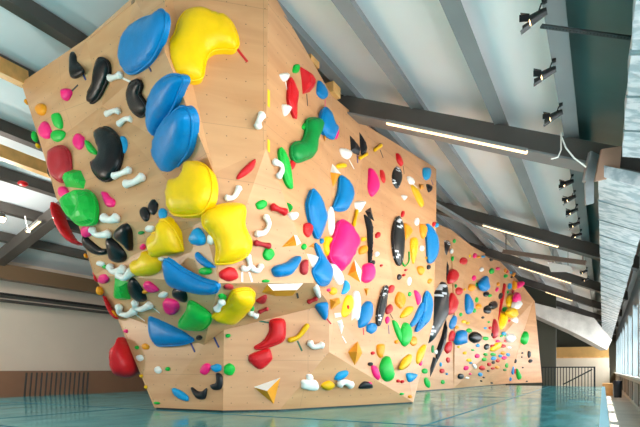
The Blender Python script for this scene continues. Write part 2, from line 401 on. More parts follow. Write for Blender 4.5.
# ------------------------------------------------------------------ hold builders
def seg_dist(p, a, b):
    ab = b-a; t = max(0, min(1, (p-a).dot(ab)/max(1e-12, ab.length_squared))); return (p-a-ab*t).length
def pts_of(s): return [tuple(float(q) for q in t.split(',')) for t in s.split()]
def blob_bm(out2, H, sharp=False, dish=0, tilt=(0, 0), double=False, dense=1.0, prof=.62):
    """puffed solid on a closed 2D outline; returns bmesh in local (u, v, height)"""
    P2 = [Vector(p) for p in out2]
    area = sum(a.x*b.y-b.x*a.y for a, b in zip(P2, P2[1:]+P2[:1]))/2
    if area < 0: P2.reverse(); area = -area
    n = len(P2); c = sum(P2, Vector((0, 0)))/n
    def dist(p): return min(seg_dist(p, P2[i], P2[(i+1) % n]) for i in range(n))
    x0 = min(p.x for p in P2); x1 = max(p.x for p in P2); y0 = min(p.y for p in P2); y1 = max(p.y for p in P2)
    def inside(p):
        r = False
        for i in range(n):
            a, b = P2[i], P2[(i+1) % n]
            if (a.y > p.y) != (b.y > p.y) and p.x < (b.x-a.x)*(p.y-a.y)/(b.y-a.y)+a.x: r = not r
        return r
    peri = sum((P2[i]-P2[(i+1) % n]).length for i in range(n))
    st = math.sqrt(area)/(9*dense); pts = []; ds = []
    y = y0+st*.5; row = 0
    while y < y1:
        x = x0+st*(.5 if row % 2 else .25)
        while x < x1:
            p = Vector((x, y))
            if inside(p):
                d = dist(p)
                if d > st*.35: pts.append(p); ds.append(d)
            x += st
        y += st*.87; row += 1
    # an inset ring so that the flank is steep
    R = max(ds) if ds else math.sqrt(area)/4
    for i in range(n):
        t = (P2[(i+1) % n]-P2[i-1]).normalized(); q = P2[i]+Vector((-t.y, t.x))*R*.1
        if inside(q) and dist(q) > R*.07: pts.append(q)
    allp = P2+pts
    co, ed, fa, *_ = delaunay_2d_cdt(allp, [(i, (i+1) % n) for i in range(n)], [list(range(n))], 1, 1e-7)
    bm = bmesh.new(); dd = []
    ring = set()
    h = []
    for p in co:
        d = dist(p); t = min(1, d/(R*prof))
        if d < R*.02: h.append(0.0)
        else:
            hh = H*(t if sharp else math.sqrt(max(0, 1-(1-t)**2)))
            if dish: hh -= H*dish*max(0, 1-((p-c).length/(R*.75))**2)
            q = (p-c); hh *= 1+(tilt[0]*q.x+tilt[1]*q.y)/max(x1-x0, y1-y0)
            h.append(hh)
    # soften the medial ridge
    nb = [set() for _ in co]
    for f in fa:
        for i in range(len(f)): nb[f[i]].add(f[i-1]); nb[f[i-1]].add(f[i])
    if not sharp:
        for _ in range(2): h = [0.0 if h[i] == 0 else h[i]*.5+.5*max(h[i]*.9, sum(h[j] for j in nb[i])/max(1, len(nb[i]))) for i in range(len(co))]
    lay = bm.loops.layers.uv.new('UVMap')
    def uvset(f):
        for l in f.loops: l[lay].uv = ((l.vert.co.x-x0)/max(1e-6, x1-x0), (l.vert.co.y-y0)/max(1e-6, y1-y0))
    top = [bm.verts.new((p.x, p.y, h[i]+.004)) for i, p in enumerate(co)]
    for f in fa:
        try: uvset(bm.faces.new([top[i] for i in f]))
        except ValueError: pass
    cnt = {}
    for f in fa:
        for i in range(len(f)):
            e = (f[i-1], f[i]); k = tuple(sorted(e)); cnt.setdefault(k, []).append(e)
    bd = [v[0] for v in cnt.values() if len(v) == 1]
    if double:
        low = [v if h[i] == 0 else bm.verts.new((co[i].x, co[i].y, -h[i])) for i, v in enumerate(top)]
        for f in fa:
            try: uvset(bm.faces.new([low[i] for i in reversed(f)]))
            except ValueError: pass
    else:
        bot = {}
        for a, b in bd:
            for q in (a, b):
                if q not in bot: bot[q] = bm.verts.new((co[q].x, co[q].y, -.012))
            try: uvset(bm.faces.new((top[a], bot[a], bot[b], top[b])))
            except ValueError: pass
    bmesh.ops.recalc_face_normals(bm, faces=bm.faces[:])
    return bm
from mathutils import Matrix
def basis(p, n, u, v):
    return Matrix(((u.x, v.x, n.x, p.x), (u.y, v.y, n.y, p.y), (u.z, v.z, n.z, p.z), (0, 0, 0, 1)))
ITEMS = []         # (object, px, py, size px, colour word, noun, label or None, landmark or None)
def finish(o, px, size, colour, noun, label, lm):
    ITEMS.append([o, px[0], px[1], size, colour, noun, label, lm]); return o
def bolt(parent_obj, M, x, y, z, r=.012):
    bm = bmesh.new(); bmesh.ops.create_cone(bm, cap_ends=True, segments=10, radius1=r, radius2=r*.8, depth=.008)
    bm2 = obj('bolt', bm, mat('zinc_bolt', (206, 210, 214), .3, .6), parent_obj); bm2.location = (x, y, z+.003)
    return bm2
def blob(colour, H, outline, label=None, lm=None, sharp=False, dish=0, tilt=(0, .25), k=4, bolts=(), d=None, noun='hold', flat=False, name='climbing_hold', lift=.45, push=0):
    op = pts_of(outline) if isinstance(outline, str) else outline
    if d is None and H > .05: H *= .62
    cx = sum(p[0] for p in op)/len(op); cy = sum(p[1] for p in op)/len(op)
    if d is None: p, n, u, v = frame_at(cx, cy)
    else:
        p = P(cx, cy, d); n = -FW; u = UP.cross(n).normalized(); v = n.cross(u)
    sm = op if (sharp and k == 1) or k == 1 else catmull(op, True, k)
    if max(q[1] for q in op)-min(q[1] for q in op) > 30 and d is None and not push: push = .02
    of = H*lift+push if d is None else 0
    l3 = [on_plane(x, y, p, n, of) for x, y in sm]; c3 = on_plane(cx, cy, p, n, of)
    if d is None: c3 = c3-n*(c3-p).dot(n)
    kk = .96 if H > .05 else 1
    o2 = [((q-c3).dot(u)*kk, (q-c3).dot(v)*kk) for q in l3]
    size = max(max(q[0] for q in op)-min(q[0] for q in op), max(q[1] for q in op)-min(q[1] for q in op))
    bm = blob_bm(o2, H, sharp, dish, tilt, double=d is not None, dense=1.0 if size > 30 else .7 if size > 12 else .5)
    if push:
        bm.verts.ensure_lookup_table()
        for vt in bm.verts: vt.co.z = vt.co.z+push if vt.co.z > -.005 else vt.co.z
    o = obj(name, bm, HC[colour], None, smooth=not (sharp or flat)); o.matrix_world = basis(c3, n, u, v)
    if size > 30 and d is None and not sharp:
        rp = [Vector((q[0], q[1], .012+push)) for q in o2]; rp = rp+rp[:2]
        obj('rim', tube(rp, .013, 6), HC[colour], o, True)
    for bx, by in bolts:
        q = on_plane(bx, by, p, n, H*.85)-c3
        bolt(o, None, q.dot(u), q.dot(v), H*.97, .016)
    return finish(o, (cx, cy), size, colour, noun, label, lm)
def ell(colour, cx, cy, rx, ry, rot=0, H=None, label=None, lm=None, dish=0, **kw):
    n = 12 if max(rx, ry) > 3 else 8; rot = math.radians(rot); rnd = random.Random(int(cx*31+cy*17))
    pts = []
    for i in range(n):
        a = 2*math.pi*i/n; r = 1+rnd.uniform(-.09, .09)
        x, y = rx*r*math.cos(a), ry*r*math.sin(a); pts.append((cx+x*math.cos(rot)-y*math.sin(rot), cy+x*math.sin(rot)+y*math.cos(rot)))
    if H is None:
        p, n_, u, v = frame_at(cx, cy); H = min(.09, max(.025, .55*min(rx, ry)/FPX*(p-CAM).length*1.0))
    return blob(colour, H, pts, label, lm, dish=dish, k=2, **kw)
def bone(colour, r, pts, label=None, lm=None, lobes=.45, noun='hold', name='climbing_hold'):
    op = pts_of(pts); cx = sum(p[0] for p in op)/len(op); cy = sum(p[1] for p in op)/len(op)
    p, n, u, v = frame_at(cx, cy); rr = r/FPX*(p-CAM).dot(FW)
    cc = catmull(op, False, 6) if len(op) > 2 else [tuple(op[0][q]+(op[1][q]-op[0][q])*i/8 for q in (0, 1)) for i in range(9)]
    l3 = [on_plane(x, y, p, n, rr*.9)-p for x, y in cc]; N_ = len(l3)
    loc = [Vector((q.dot(u), q.dot(v), q.dot(n))) for q in l3]
    t0 = (loc[0]-loc[1]).normalized(); t1 = (loc[-1]-loc[-2]).normalized()
    pts3, rad = [loc[0]+t0*rr*.85, loc[0]+t0*rr*.5], [rr*.25, rr*.8]
    for i, q in enumerate(loc):
        s = abs(2*i/(N_-1)-1); pts3.append(q); rad.append(rr*(.72+.28*s+lobes*max(0, s-.7)))
    pts3 += [loc[-1]+t1*rr*.5, loc[-1]+t1*rr*.85]; rad += [rr*.8, rr*.25]
    o = obj(name, tube(pts3, rad, 9), HC[colour], None, True); o.matrix_world = basis(p, n, u, v)
    size = max(abs(op[0][0]-op[-1][0]), abs(op[0][1]-op[-1][1]))+2*r
    return finish(o, (cx, cy), size, colour, noun, label, lm)
def tape(colour, x0, y0, x1, y1, wpx=1.6, label=None):
    p, n, u, v = frame_at((x0+x1)/2, (y0+y1)/2); a = on_plane(x0, y0, p, n)-p; b = on_plane(x1, y1, p, n)-p
    a = Vector((a.dot(u), a.dot(v))); b = Vector((b.dot(u), b.dot(v))); t = (b-a).normalized(); s = Vector((-t.y, t.x))
    w_ = wpx/FPX*(p-CAM).length/2
    bm = bmesh.new(); add_prism(bm, [(a.x+s.x*w_, a.y+s.y*w_, .001), (b.x+s.x*w_, b.y+s.y*w_, .001), (b.x-s.x*w_, b.y-s.y*w_, .001), (a.x-s.x*w_, a.y-s.y*w_, .001)], (0, 0, .004))
    o = obj('tape_strip', fix(bm), mat(colour+'_tape', TAPE[colour], .5)); o.matrix_world = basis(p, n, u, v)
    return finish(o, ((x0+x1)/2, (y0+y1)/2), max(abs(x1-x0), abs(y1-y0)), {'dark': 'dark'}.get(colour, colour), 'tape strip', label, None)
PLYC = dict(orange=mat('orange_painted_ply', (230, 152, 22), .5, noise=.06, nscale=4), white=mat('white_painted_ply', (238, 236, 230), .5),
            black=mat('black_painted_ply', (38, 38, 42), .45), red=mat('red_painted_ply', (200, 26, 38), .4), blue=mat('blue_painted_ply', (18, 116, 180), .4))
def volume(base, apexes, faces, cols, label=None, lm=None, colour='orange'):
    """faceted box volume: base points on the wall, apex points (x, y, height) standing off it; faces index base+apexes"""
    b = pts_of(base); cx = sum(p[0] for p in b)/len(b); cy = sum(p[1] for p in b)/len(b)
    p, n, u, v = frame_at(cx, cy); bm = bmesh.new(); vs = []
    for x, y in b: q = on_plane(x, y, p, n)-p; vs.append(bm.verts.new((q.dot(u), q.dot(v), -.005)))
    for x, y, h in apexes: q = on_plane(x, y, p, n, h)-p; vs.append(bm.verts.new((q.dot(u), q.dot(v), h)))
    ms = sorted(set(cols))
    for f, c_ in zip(faces, cols):
        ff = bm.faces.new([vs[i] for i in f]); ff.material_index = ms.index(c_)
    bm.faces.new([vs[i] for i in range(len(b))]).material_index = ms.index(cols[0])
    fix(bm)
    o = obj('wooden_volume', bm, [PLYC[c_] for c_ in ms]); o.matrix_world = basis(p, n, u, v)
    return finish(o, (cx, cy), max(max(q[0] for q in b)-min(q[0] for q in b), max(q[1] for q in b)-min(q[1] for q in b)), colour, 'wooden volume', label, lm)
# ------------------------------------------------------------------ holds: upper left overhang
blob('blue', .16, "158,7 163,12 163,25 158,42 148,60 132,73 122,72 118,60 120,42 126,27 138,17 150,13", 'large pale-rimmed blue macro hold at the top left, left of the yellow boomerang', 'top left blue macro', bolts=[(147.3, 44.5)])
tape('navy', 146, 61, 151.5, 71.5, label='navy tape strip below the top left blue macro')
blob('yellow', .18, "198,4 208,6 216,10 226,12 235,22 240,35 240,43 235,47.5 225,47 215,48 208,54 205,65 203,75 198,79 188,79 176,74 170,65 167,52 168,40 174,30 178,17 186,7", 'huge yellow boomerang macro at the top of the wall', 'yellow boomerang', push=.07)
tape('red', 236.5, 48.5, 247.5, 62, 2, 'red tape strip at the right tip of the yellow boomerang')
blob('blue', .17, "168,74 178,75 181,81 177,90 172,104 166,115 160,122 155,133 152,138 147,128 146,110 150,90 157,80", 'long glossy blue macro between the two large blue ones', 'middle blue macro', push=.05)
blob('blue', .22, "176,106 183,108 188,120 187,140 183,155 176,165 171,175 164,176 160,170 153,158 152,145 156,127 165,115", 'glossy blue macro directly above the yellow kidney', 'lower blue macro', push=.06, bolts=[(179.8, 131.5)])
blob('yellow', .24, "187,159 196,159 205,166 209,180 208,195 203,206 196,213 180,215 168,213 164,205 165,190 169,178 180,175 183,165", 'bulging yellow kidney macro on the edge below the blue macro', 'yellow kidney macro', push=.06)
blob('black', .06, "72,51 75,55 76,61 81,67 82,72 76,77 70,77 69,65 70,55", 'small black hold nearest the top left corner of the wall', 'corner black hold')
tape('navy', 82, 72, 86, 80)
blob('black', .09, "97,58 104,58 108,64 108,75 103,88 97,99 91,104 86,102 86,94 91,84 93,70", 'long black hold left of the top left blue macro', 'long black hold')
blob('pink', .05, "61,89 69,89 71,94 66,101 61,97"); tape('dark', 71, 92, 78, 85, 1)
bone('white', 3.2, "110,78 115,77 120,75"); tape('white', 120, 77, 131, 82, 1.6)
blob('black', .08, "131,82 137,80 140,86 138,94 141,99 145,106 145,113 140,117 133,113 128,105 126,95 128,86", 'wavy black hold left of the middle blue macro', 'wavy black hold')
bone('white', 3, "107,114 113,111 118,111"); bone('white', 3, "119,124 125,119 131,119")
blob('black', .16, "101,125 108,126 116,134 120,146 118,162 112,175 104,181 96,178 90,170 89,162 94,158 97,150 94,140 94,130", 'big rough black ear-shaped macro on the left overhang', 'black ear macro', dish=.1)
ell('lblue', 122.5, 145, 4, 9)
bone('white', 3.4, "114,176 122,173 129,170"); bone('white', 4, "126,184 134,182 142,177")
ell('orange', 40, 109, 5, 6); ell('pink', 44, 130, 5.3, 9); blob('green', .06, "51,115 58,113 62,122 61,129 54,126", flat=True)
ell('green', 58, 136, 7.5, 6.5)
blob('brick', .14, "55,145 64,146 69,158 69,172 63,180 58,182 49,174 46,163 48,150", 'large smooth red disc hold at the left edge', 'red disc', dish=.25)
blob('green', .14, "71,168 78,169 83,180 81,188 63,186 62,176 66,172", 'small faceted green block above the big green cylinder', 'small green block', sharp=True, k=1, tilt=(0, .6))
blob('green', .26, "84,188 90,198 91,212 88,222 75,224 66,217 61,205 62,199 72,190", 'big green faceted hollow hold on the left edge', 'big hollow green hold', dish=.7, flat=True)
ell('pink', 63, 192, 5, 6); ell('pink', 78, 141, 5.5, 8, dish=.4); blob('green', .04, "85,141 88,141 95,150 94,154 88,151")
blob('pink', .06, "101,192 106,192 109,196 114,200 113,206 106,206 103,199")
ell('green', 35, 137, 3, 5, d=6.7, H=.05); ell('dyellow', 38, 146, 2, 2.2, d=6.7, H=.04); ell('orange', 27, 102, 2, 2.5, d=6.8, H=.04)
ell('black', 51, 172, 3, 6, d=6.68, H=.06)
blob('red', .16, "57,203 62,214 68,228 76,240 84,245 72,244 62,234 56,220 54,208", 'red crescent macro sticking out behind the left edge', 'red crescent macro', d=6.5)
ell('black', 152.5, 207, 4.6, 7.5, 10); ell('black', 144.5, 214, 4.6, 7.5, -10); ell('lblue', 162.5, 213.7, 4, 6.2)
bone('white', 4.4, "104,218 110,220 116,218", 'thick white bone hold on the lip above the dark slope', 'lip bone hold')
# ------------------------------------------------------------------ shaded slope below the lip
ell('pink', 86.5, 231, 5.5, 6.5); bone('white', 3.8, "92,230 97,235 108,234", 'long white bone hold left of the black drop', 'left bone hold')
blob('black', .13, "113,233 118,226 125,224 130,231 131,243 131,250 129,252 123,245 116,240", 'glossy black teardrop hold on the shaded slope', 'black teardrop')
blob('black', .09, "82,235 84,236 92,243 100,249 106,250 106,255 98,256 88,251 82,243", 'glossy black crescent hold at the left of the shaded slope', 'black crescent')
blob('black', .12, "105,239 109,238 119,247 125,256 124,262 118,264 109,260 107,253", 'glossy black drop beside the black crescent', 'second black drop')
ell('white', 100.5, 264, 4.5, 2.5, 20); ell('green', 105, 267, 3, 1.8, 20)
bone('white', 4, "110,267 114,272 123,269", 'white bone hold above the green wedge', 'upper white bone'); bone('white', 4.2, "119,275 124,278 131,272", 'second white bone hold touching the green wedge', 'wedge bone')
ell('pink', 103, 279.5, 5.5, 4.5, 20)
blob('yellow', .26, "155,223 160,221 168,228 175,240 180,252 178,254 168,256 158,258 152,252 149,243 147,236 155,232", 'big yellow shell-like macro on the shaded slope', 'upper yellow shell', push=.06, tilt=(-.4, -.3))
blob('yellow', .22, "141,251 147,250 155,257 157,265 155,272 147,276 138,277 134,271 132,261 140,257", 'lower left yellow shell-like macro, smaller than its neighbour', 'lower yellow shell', tilt=(-.4, -.3))
ell('white', 149.5, 229, 4.8, 3.4); ell('dgreen', 141, 233, 3, 1.7); ell('pink', 142.5, 247, 2.6, 3); ell('white', 161, 259, 4, 2)
blob('lblue', .1, "196,227 203,235 203,244 195,246 189,242 189,236", 'light blue drop-shaped hold left of the big yellow saddle', 'light blue drop')
blob('blue', .05, "196,252 202,257 213,266 212,268 205,267 197,260"); ell('green', 205, 271, 6, 4, dish=.6, H=.06)
blob('blue', .16, "161,261 166,262 180,272 200,282 214,286 217,291 214,295 200,296 184,292 172,288 165,280 162,270", 'long blue macro lying across the shaded slope', 'long blue macro')
blob('green', .12, "113,276 118,279 126,283 129,301 122,302 111,299 112,290", 'flat-faced green wedge hold on the shaded slope', 'green wedge', sharp=True, k=1)
blob('black', .09, "127,281 133,279 142,291 146,301 140,303 134,300 128,292", 'black hold right of the green wedge', 'black hold by the green wedge')
blob('pink', .07, "143,284 148,282 155,287 158,291 153,293 147,291", dish=.4); blob('pink', .09, "162,302 167,299 177,303 178,311 172,316 165,312", 'pink hold with a scooped face left of the green macro', 'scooped pink hold', dish=.5)
ell('orange', 145, 292, 3, 2); ell('white', 163, 295, 4.6, 3)
blob('black', .07, "173,289 182,290 186,296 185,303 176,299 172,295")
bone('white', 3.6, "119,307 120,313 127,315 134,311", 'white hook hold left of the big blue slug', 'left white hook'); bone('white', 3.6, "135,303 136,308 142,309 150,305", 'white hook hold above the big blue slug', 'right white hook')
tape('white', 134, 313, 145, 321, 1.2); tape('white', 151, 306, 160, 313, 1.2)
blob('green', .16, "187,303 193,304 207,314 210,320 208,326 200,332 186,331 178,327 177,323 184,313", 'green shell macro touching the blue slug', 'green shell macro')
blob('red', .08, "104,296 107,298 113,311 119,319 114,318 108,309", d=6.75); ell('orange', 115, 315, 2, 5, -25, d=6.75, H=.05)
blob('red', .07, "94,270 97,273 98,282 95,280", d=6.6); ell('orange', 100, 291, 3.5, 4.5, d=6.65, H=.06); ell('orange', 86, 256, 1.6, 2.4, d=6.5, H=.04)
# ------------------------------------------------------------------ left kicker
blob('blue', .2, "148,315 156,314 168,320 178,326 186,331 192,339 189,342 178,345 163,346 153,345 148,335 147,325", 'big blue slug macro at the top of the left kicker', 'blue slug', bolts=[(156, 321)])
tape('navy', 190, 341, 195, 352, 1.8)
blob('yellow', .2, "216,318 222,313 228,306 234,296 243,293 253,293 257,298 253,306 246,314 238,322 230,325 220,324 213,321", 'big yellow lemon macro across the shaded recess', 'yellow lemon macro')
ell('red', 229.5, 274.5, 9.5, 7, label='round red hold under the big yellow saddle', lm='round red hold', H=.07)
ell('brick', 228.5, 287.5, 5, 2.5); bone('white', 3.6, "217,309 222,302"); ell('green', 222.5, 297, 4.4, 2.6, 10)
ell('green', 252, 309, 2.5, 3); bone('white', 3, "251,313 256,316"); blob('brick', .06, "256,302 261,298 267,296 266,302 261,304"); bone('brick', 2.2, "260,312 267,309")
blob('black', .08, "208,330 213,326 222,325 223,328 216,331 211,336", 'small black hold with navy tape under the yellow lemon', 'black lip hold'); tape('navy', 214, 337, 219, 347.5, 1.8)
ell('black', 199, 338, 3.2, 2.2, 20); ell('green', 228, 335.5, 2.6, 2)
ell('green', 229.5, 369.5, 6, 6, label='round green ball hold low on the kicker', lm='green ball', H=.07)
ell('pink', 205, 369, 4.4, 6.6, 35); ell('lblue', 216, 368, 5.4, 4)
blob('dgrey', .07, "191,387 192,392 197,399 204,399 206,393 206,388 202,391 197,391", 'left black kidney hold low on the kicker', 'left black kidney')
blob('dgrey', .07, "216,373 221,375 222,382 220,389 213,390 210,385 216,382", 'right black kidney hold below the small light blue hold', 'right black kidney')
blob('lblue', .07, "172,388 179,390 187,396 187,401 181,400 174,395", 'light blue leaf hold low on the left kicker', 'low blue leaf')
ell('white', 157.5, 370, 3.6, 3.6); ell('green', 167.5, 369, 2.2, 2); ell('white', 139.5, 358, 3.6, 3.4); ell('orange', 145, 346.5, 3.6, 3, 20); ell('green', 136.5, 347.5, 2, 1.8)
ell('green', 156.5, 403, 3, 1.4); ell('pink', 125.5, 331, 2, 2); ell('dyellow', 141, 376, 1.4, 1.8); ell('dyellow', 145.5, 387, 1.4, 1.8)
blob('red', .3, "123,336 130,345 137,360 138,371 131,378 119,377 113,368 113,352 119,343", 'hanging red pear-shaped macro behind the lower left edge', 'red pear macro', d=6.75)
# ------------------------------------------------------------------ front kicker
blob('red', .14, "271,320 284,319 286,330 284,340 275,345 262,349 254,348 264,341 270,331", 'upper red curved macro on the front kicker', 'upper red macro')
tape('green', 259, 321, 270, 323, 1.6)
blob('red', .13, "250,354 260,350 270,348 273,356 272,361 261,370 250,363 248,358", 'lower red faceted macro under the curved red one', 'lower red macro', flat=True)
volume("253,387 281,377 274,404.5", [(267, 391, .12)], [(0, 1, 3), (1, 2, 3), (2, 0, 3)], ['white', 'orange', 'orange'], 'orange triangular wooden volume with a white upper face at the foot', 'orange triangle volume')
bone('dyellow', 3, "290,340 298,337 307,326", 'curved mustard banana hold on the front kicker', 'banana hold', lobes=-.3); tape('green', 297.5, 341, 302, 351, 1.8)
bone('white', 3.4, "310,343 314,347 322,345", 'white bean-shaped hold right of the banana hold', 'white bean')
volume("261,293 267,284 304,283 292,297 276,297", [(273, 290.5, .05), (297, 290, .05)], [(1, 2, 6, 5), (0, 1, 5), (0, 5, 4), (4, 5, 6, 3), (2, 3, 6)], ['white', 'orange', 'orange', 'orange', 'orange'], 'orange box volume with a white top under the lip', 'orange box volume')
blob('white', .08, "314,289 319,287 321,296 319,298 315,294"); bone('brick', 2.4, "309,302 316,299"); tape('dark', 297, 293, 298, 298, 2)
blob('blue', .14, "314,304 320,301 328,302 329,310 328,318 325,320 320,314", 'pear-shaped blue hold at the corner of the recess', 'corner blue hold'); tape('red', 326, 318, 331, 324, 1.4)
# ------------------------------------------------------------------ front face
bone('white', 4, "262,115 259,121 258,126", 'white dumbbell hold at the right of the front face', 'white dumbbell')
blob('red', .06, "254,159 256,162 253,169 246,175 238,179 237,176 243,168", 'slanted red hold above the white hook', 'slanted red hold')
bone('white', 3.2, "227,198 234,197 239,188", 'white hook hold above the big yellow saddle', 'front white hook')
tape('yellow', 268.5, 90, 268.5, 107, 3.5, 'upper yellow tape strip on the vertical wall edge'); tape('yellow', 268.5, 140, 268.5, 152, 3.5, 'lower yellow tape strip on the vertical wall edge')
blob('yellow', .26, "202,214 206,208 218,203 232,201 243,202 247,207 246,222 249,231 253,240 252,250 245,258 233,263 222,264 216,263 217,250 215,240 209,231 203,224", 'huge yellow saddle macro in the centre of the front face', 'yellow saddle')
ell('white', 211, 239, 4.5, 5.4, H=.05)
bone('white', 3, "248,256 250,265 247,269 243,268"); bone('white', 3.2, "252,268 258,271 261,266"); tape('white', 242, 272, 242, 282, 2); tape('white', 249, 272, 252, 282, 2)
ell('green', 262, 204.5, 6, 4.6, -20, dish=.4); bone('red', 3.6, "273,207 285,212"); bone('white', 3.2, "257,234 265,232 269,224 266,217", 'white S-shaped hook left of the blue banana', 'S-shaped hook')
bone('brick', 3, "256,243 269,246"); ell('green', 269, 254.5, 5.6, 6.5, dish=.5)
blob('blue', .15, "274,274 273,269 278,265 288,262 295,257 300,255 302,259 298,267 292,275 284,277 277,277", 'blue bean macro on the front face above the orange box', 'blue bean macro')
blob('brick', .07, "301,265 303,261 308,260 308,272 305,275 301,272", flat=True); ell('green', 266, 281, 4, 1.6)
# ------------------------------------------------------------------ long side face
ell('green', 296.5, 68.5, 3.2, 5, 15); blob('white', .05, "281,74 288,73 288,79 285,81"); tape('white', 285, 81, 288, 95, 1.3)
blob('red', .07, "291.5,78 296,86 298.5,94 297,104 296.5,118 292,108 289.5,100 290,88", 'long jagged red hold near the top of the side face', 'jagged red hold', flat=True)
blob('red', .12, "302,65 311,70 316,78 317,86 312,92 305,94 304,80", 'big red faceted hold at the top edge of the side face', 'top red faceted hold', sharp=True, k=1, tilt=(-.3, .3)); tape('dark', 306.5, 94, 307.5, 106, 1)
blob('blue', .07, "320,80 326,88 328,96 324,99 318,94 318,86", 'small blue hold by the beam at the top edge', 'top blue hold'); tape('pink', 325, 100, 325, 108, 1)
blob('white', .05, "284,104 291,107 289,113 286,116 284,110")
blob('dgreen', .17, "311,117 320,117 323,125 322,132 318,142 316,155 309,159 299,162 294,156 294,146 298,142 305,140 309,130 309,122", 'big dark green club-shaped macro on the side face', 'green club macro')
ell('green', 305.5, 126, 3, 4, 20)
blob('blue', .11, "326,107 331,110 334,120 339,127 337,135 334,139 326,134 323,125 323,115", 'blue macro right of the green club', 'upper blue side macro')
ell('pink', 337, 134, 1.8, 5, 10); volume("323,133 327,136 325,142", [(325, 137, .04)], [(0, 1, 3), (1, 2, 3), (2, 0, 3)], ['orange']*3)
bone('white', 3.2, "275,162 281,165 282,171 279,176", 'white hook hold left of the long green fin', 'side white hook')
blob('green', .05, "282,148 285,152 290,165 293,185 291,187 286,178 281,155", 'long thin green fin hold on the side face', 'green fin'); ell('red', 293, 164, 2.6, 6.2, 10)
blob('dgrey', .07, "351,135 359,145 361,150 360,155 355,153 352,150", 'left blade of the pair of black leaves', 'black leaf pair', sharp=True, k=1); blob('dgrey', .07, "360.5,132 366,142 368,150 366,155 362,154 361,145", 'right blade of the pair of black leaves', 'right black leaf', sharp=True, k=1)
tape('purple', 357, 155, 357.5, 163, 1.8); bone('yellow', 1.8, "360,158 363,156.5 367,154", lobes=-.2)
blob('white', .07, "341,148 350,150 352,154 349,159 343,156", 'white round-ended hold left of the black leaves', 'white fin hold'); tape('white', 349, 160, 354, 169, 1.2); blob('yellow', .05, "338,164 344,163 347,167 339,168")
volume("330,172 332.5,163 342,174 333,188", [(336, 173, .07)], [(0, 1, 4), (1, 2, 4), (2, 3, 4), (3, 0, 4)], ['white', 'white', 'orange', 'orange'], 'small orange and white volume left of the blue moon', 'orange and white volume')
blob('blue', .12, "342,175 348,178 353,187 354,196 351,205 347,210 339,211 335,208 336,203 340,192 341,182", 'blue half-moon macro above the big pink macro', 'blue half moon', tilt=(.4, 0))
bone('yellow', 1.9, "375,150 381,145.5", lobes=-.1); tape('dark', 380, 150, 383, 158, .9)
blob('red', .05, "397,153 400,156 403,163 402,166 398,161"); tape('dark', 403, 166, 404, 174, .9)
blob('graphic', .06, "397.5,166 401,170 402.5,177 401,184 398,188.5 394,184 392.5,177 394,170", 'small black oval hold printed with white marks near the top', 'small printed oval')
blob('pink', .09, "370,167 376,172 380,182 379,191 373,197 369,190 369,178", 'pink teardrop hold high on the side face', 'upper pink teardrop'); ell('red', 383, 176, 2.3, 6.6, -12)
blob('white', .05, "408,176 413,179 414,184 410,183"); tape('white', 413, 184, 417, 188, 1.2)
blob('dyellow', .07, "412,185 417,188 421,195 424,203 423,207 420,205 414,193", 'long mustard hold below the small orange block near the top edge', 'long mustard hold')
volume("419,183 424,184 424,189 420,190", [(421.5, 186, .06)], [(0, 1, 4), (1, 2, 4), (2, 3, 4), (3, 0, 4)], ['orange']*4)
blob('lblue', .08, "424,168 430,168 431,173 430,178 427,180 424,176", 'light blue hold at the far top corner of the side face', 'far corner blue hold'); tape('purple', 431, 180, 433, 185, 1)
blob('dgrey', .06, "427,184 432,186 432,190 429,192"); blob('white', .04, "402,195 407,196 405,200")
blob('blue', .12, "315,188 320,194 326,209 328,219 323,235 319,239 315,230 312,220 310,204 312,195", 'tall blue leaf macro left of the big pink macro', 'tall blue leaf')
blob('green', .04, "288,202 292,207 291,212", sharp=True, k=1); blob('white', .06, "290,213 297,212 298,217 294,220")
ell('white', 331.5, 221, 3.2, 14.5, -3, H=.05, label='narrow white oval hold between blue leaf and pink macro', lm='narrow white oval')
blob('white', .06, "355,202 366,201 363,208 360,212 356,208", 'white half-round hold right of the blue half moon', 'white half-round'); bone('dyellow', 2, "357,211 354,225", lobes=-.1)
blob('red', .07, "305,224 311,223 313,229 310,237 305,233", 'small red hold left of the tall blue leaf', 'small red hold by the tall blue leaf', flat=True)
volume("281,247.5 294,234.5 297.5,235 302,243.5 297,246", [(295.5, 240, .06)], [(0, 1, 5), (1, 2, 5), (2, 3, 5), (3, 4, 5), (4, 0, 5)], ['orange', 'white', 'white', 'white', 'orange'], 'flat orange wedge volume with a white end', 'orange wedge')
blob('pink', .2, "344,219 349,220 356,230 360,240 358,250 354,258 349,267 344,271 339,266 333,258 334,245 338,235 341,225", 'big pink egg-shaped macro with a worn grey patch', 'big pink macro')
blob('yellow', .08, "329,236 333,238 334,246 331,256 327,254 325,246 326,238", 'yellow ring hold left of the big pink macro', 'yellow ring', dish=.8)
ell('green', 304.5, 246.5, 2, 3); volume("308,247 315,242 315.5,248", [(313, 246, .03)], [(0, 1, 3), (1, 2, 3), (2, 0, 3)], ['orange']*3)
volume("306,253 322.5,256 314,272", [(314, 259, .05)], [(0, 1, 3), (1, 2, 3), (2, 0, 3)], ['white']*3, 'white triangular volume against the blue tadpole', 'white triangle volume', colour='white')
blob('blue', .12, "317,243 320,245 324,254 331,264 333,274 331,283 326,286 320,284 314,272 320,262 321,255", 'blue tadpole macro with a thin upper tail', 'blue tadpole')
blob('white', .07, "333,262 339,267 344,278 342,285 337,282 333,272", 'slanted white oval below the big pink macro', 'slanted white oval')
blob('lblue', .06, "345,280 349,283 350,289 346,294 341,294 343,287", 'small blue crescent below the slanted white oval', 'small blue crescent')
volume("354.5,258.5 362,270 361,283 347,275", [(356.5, 271, .1)], [(0, 1, 4), (1, 2, 4), (2, 3, 4), (3, 0, 4)], ['white', 'white', 'orange', 'orange'], 'orange diamond volume with a white right edge', 'upper orange diamond')
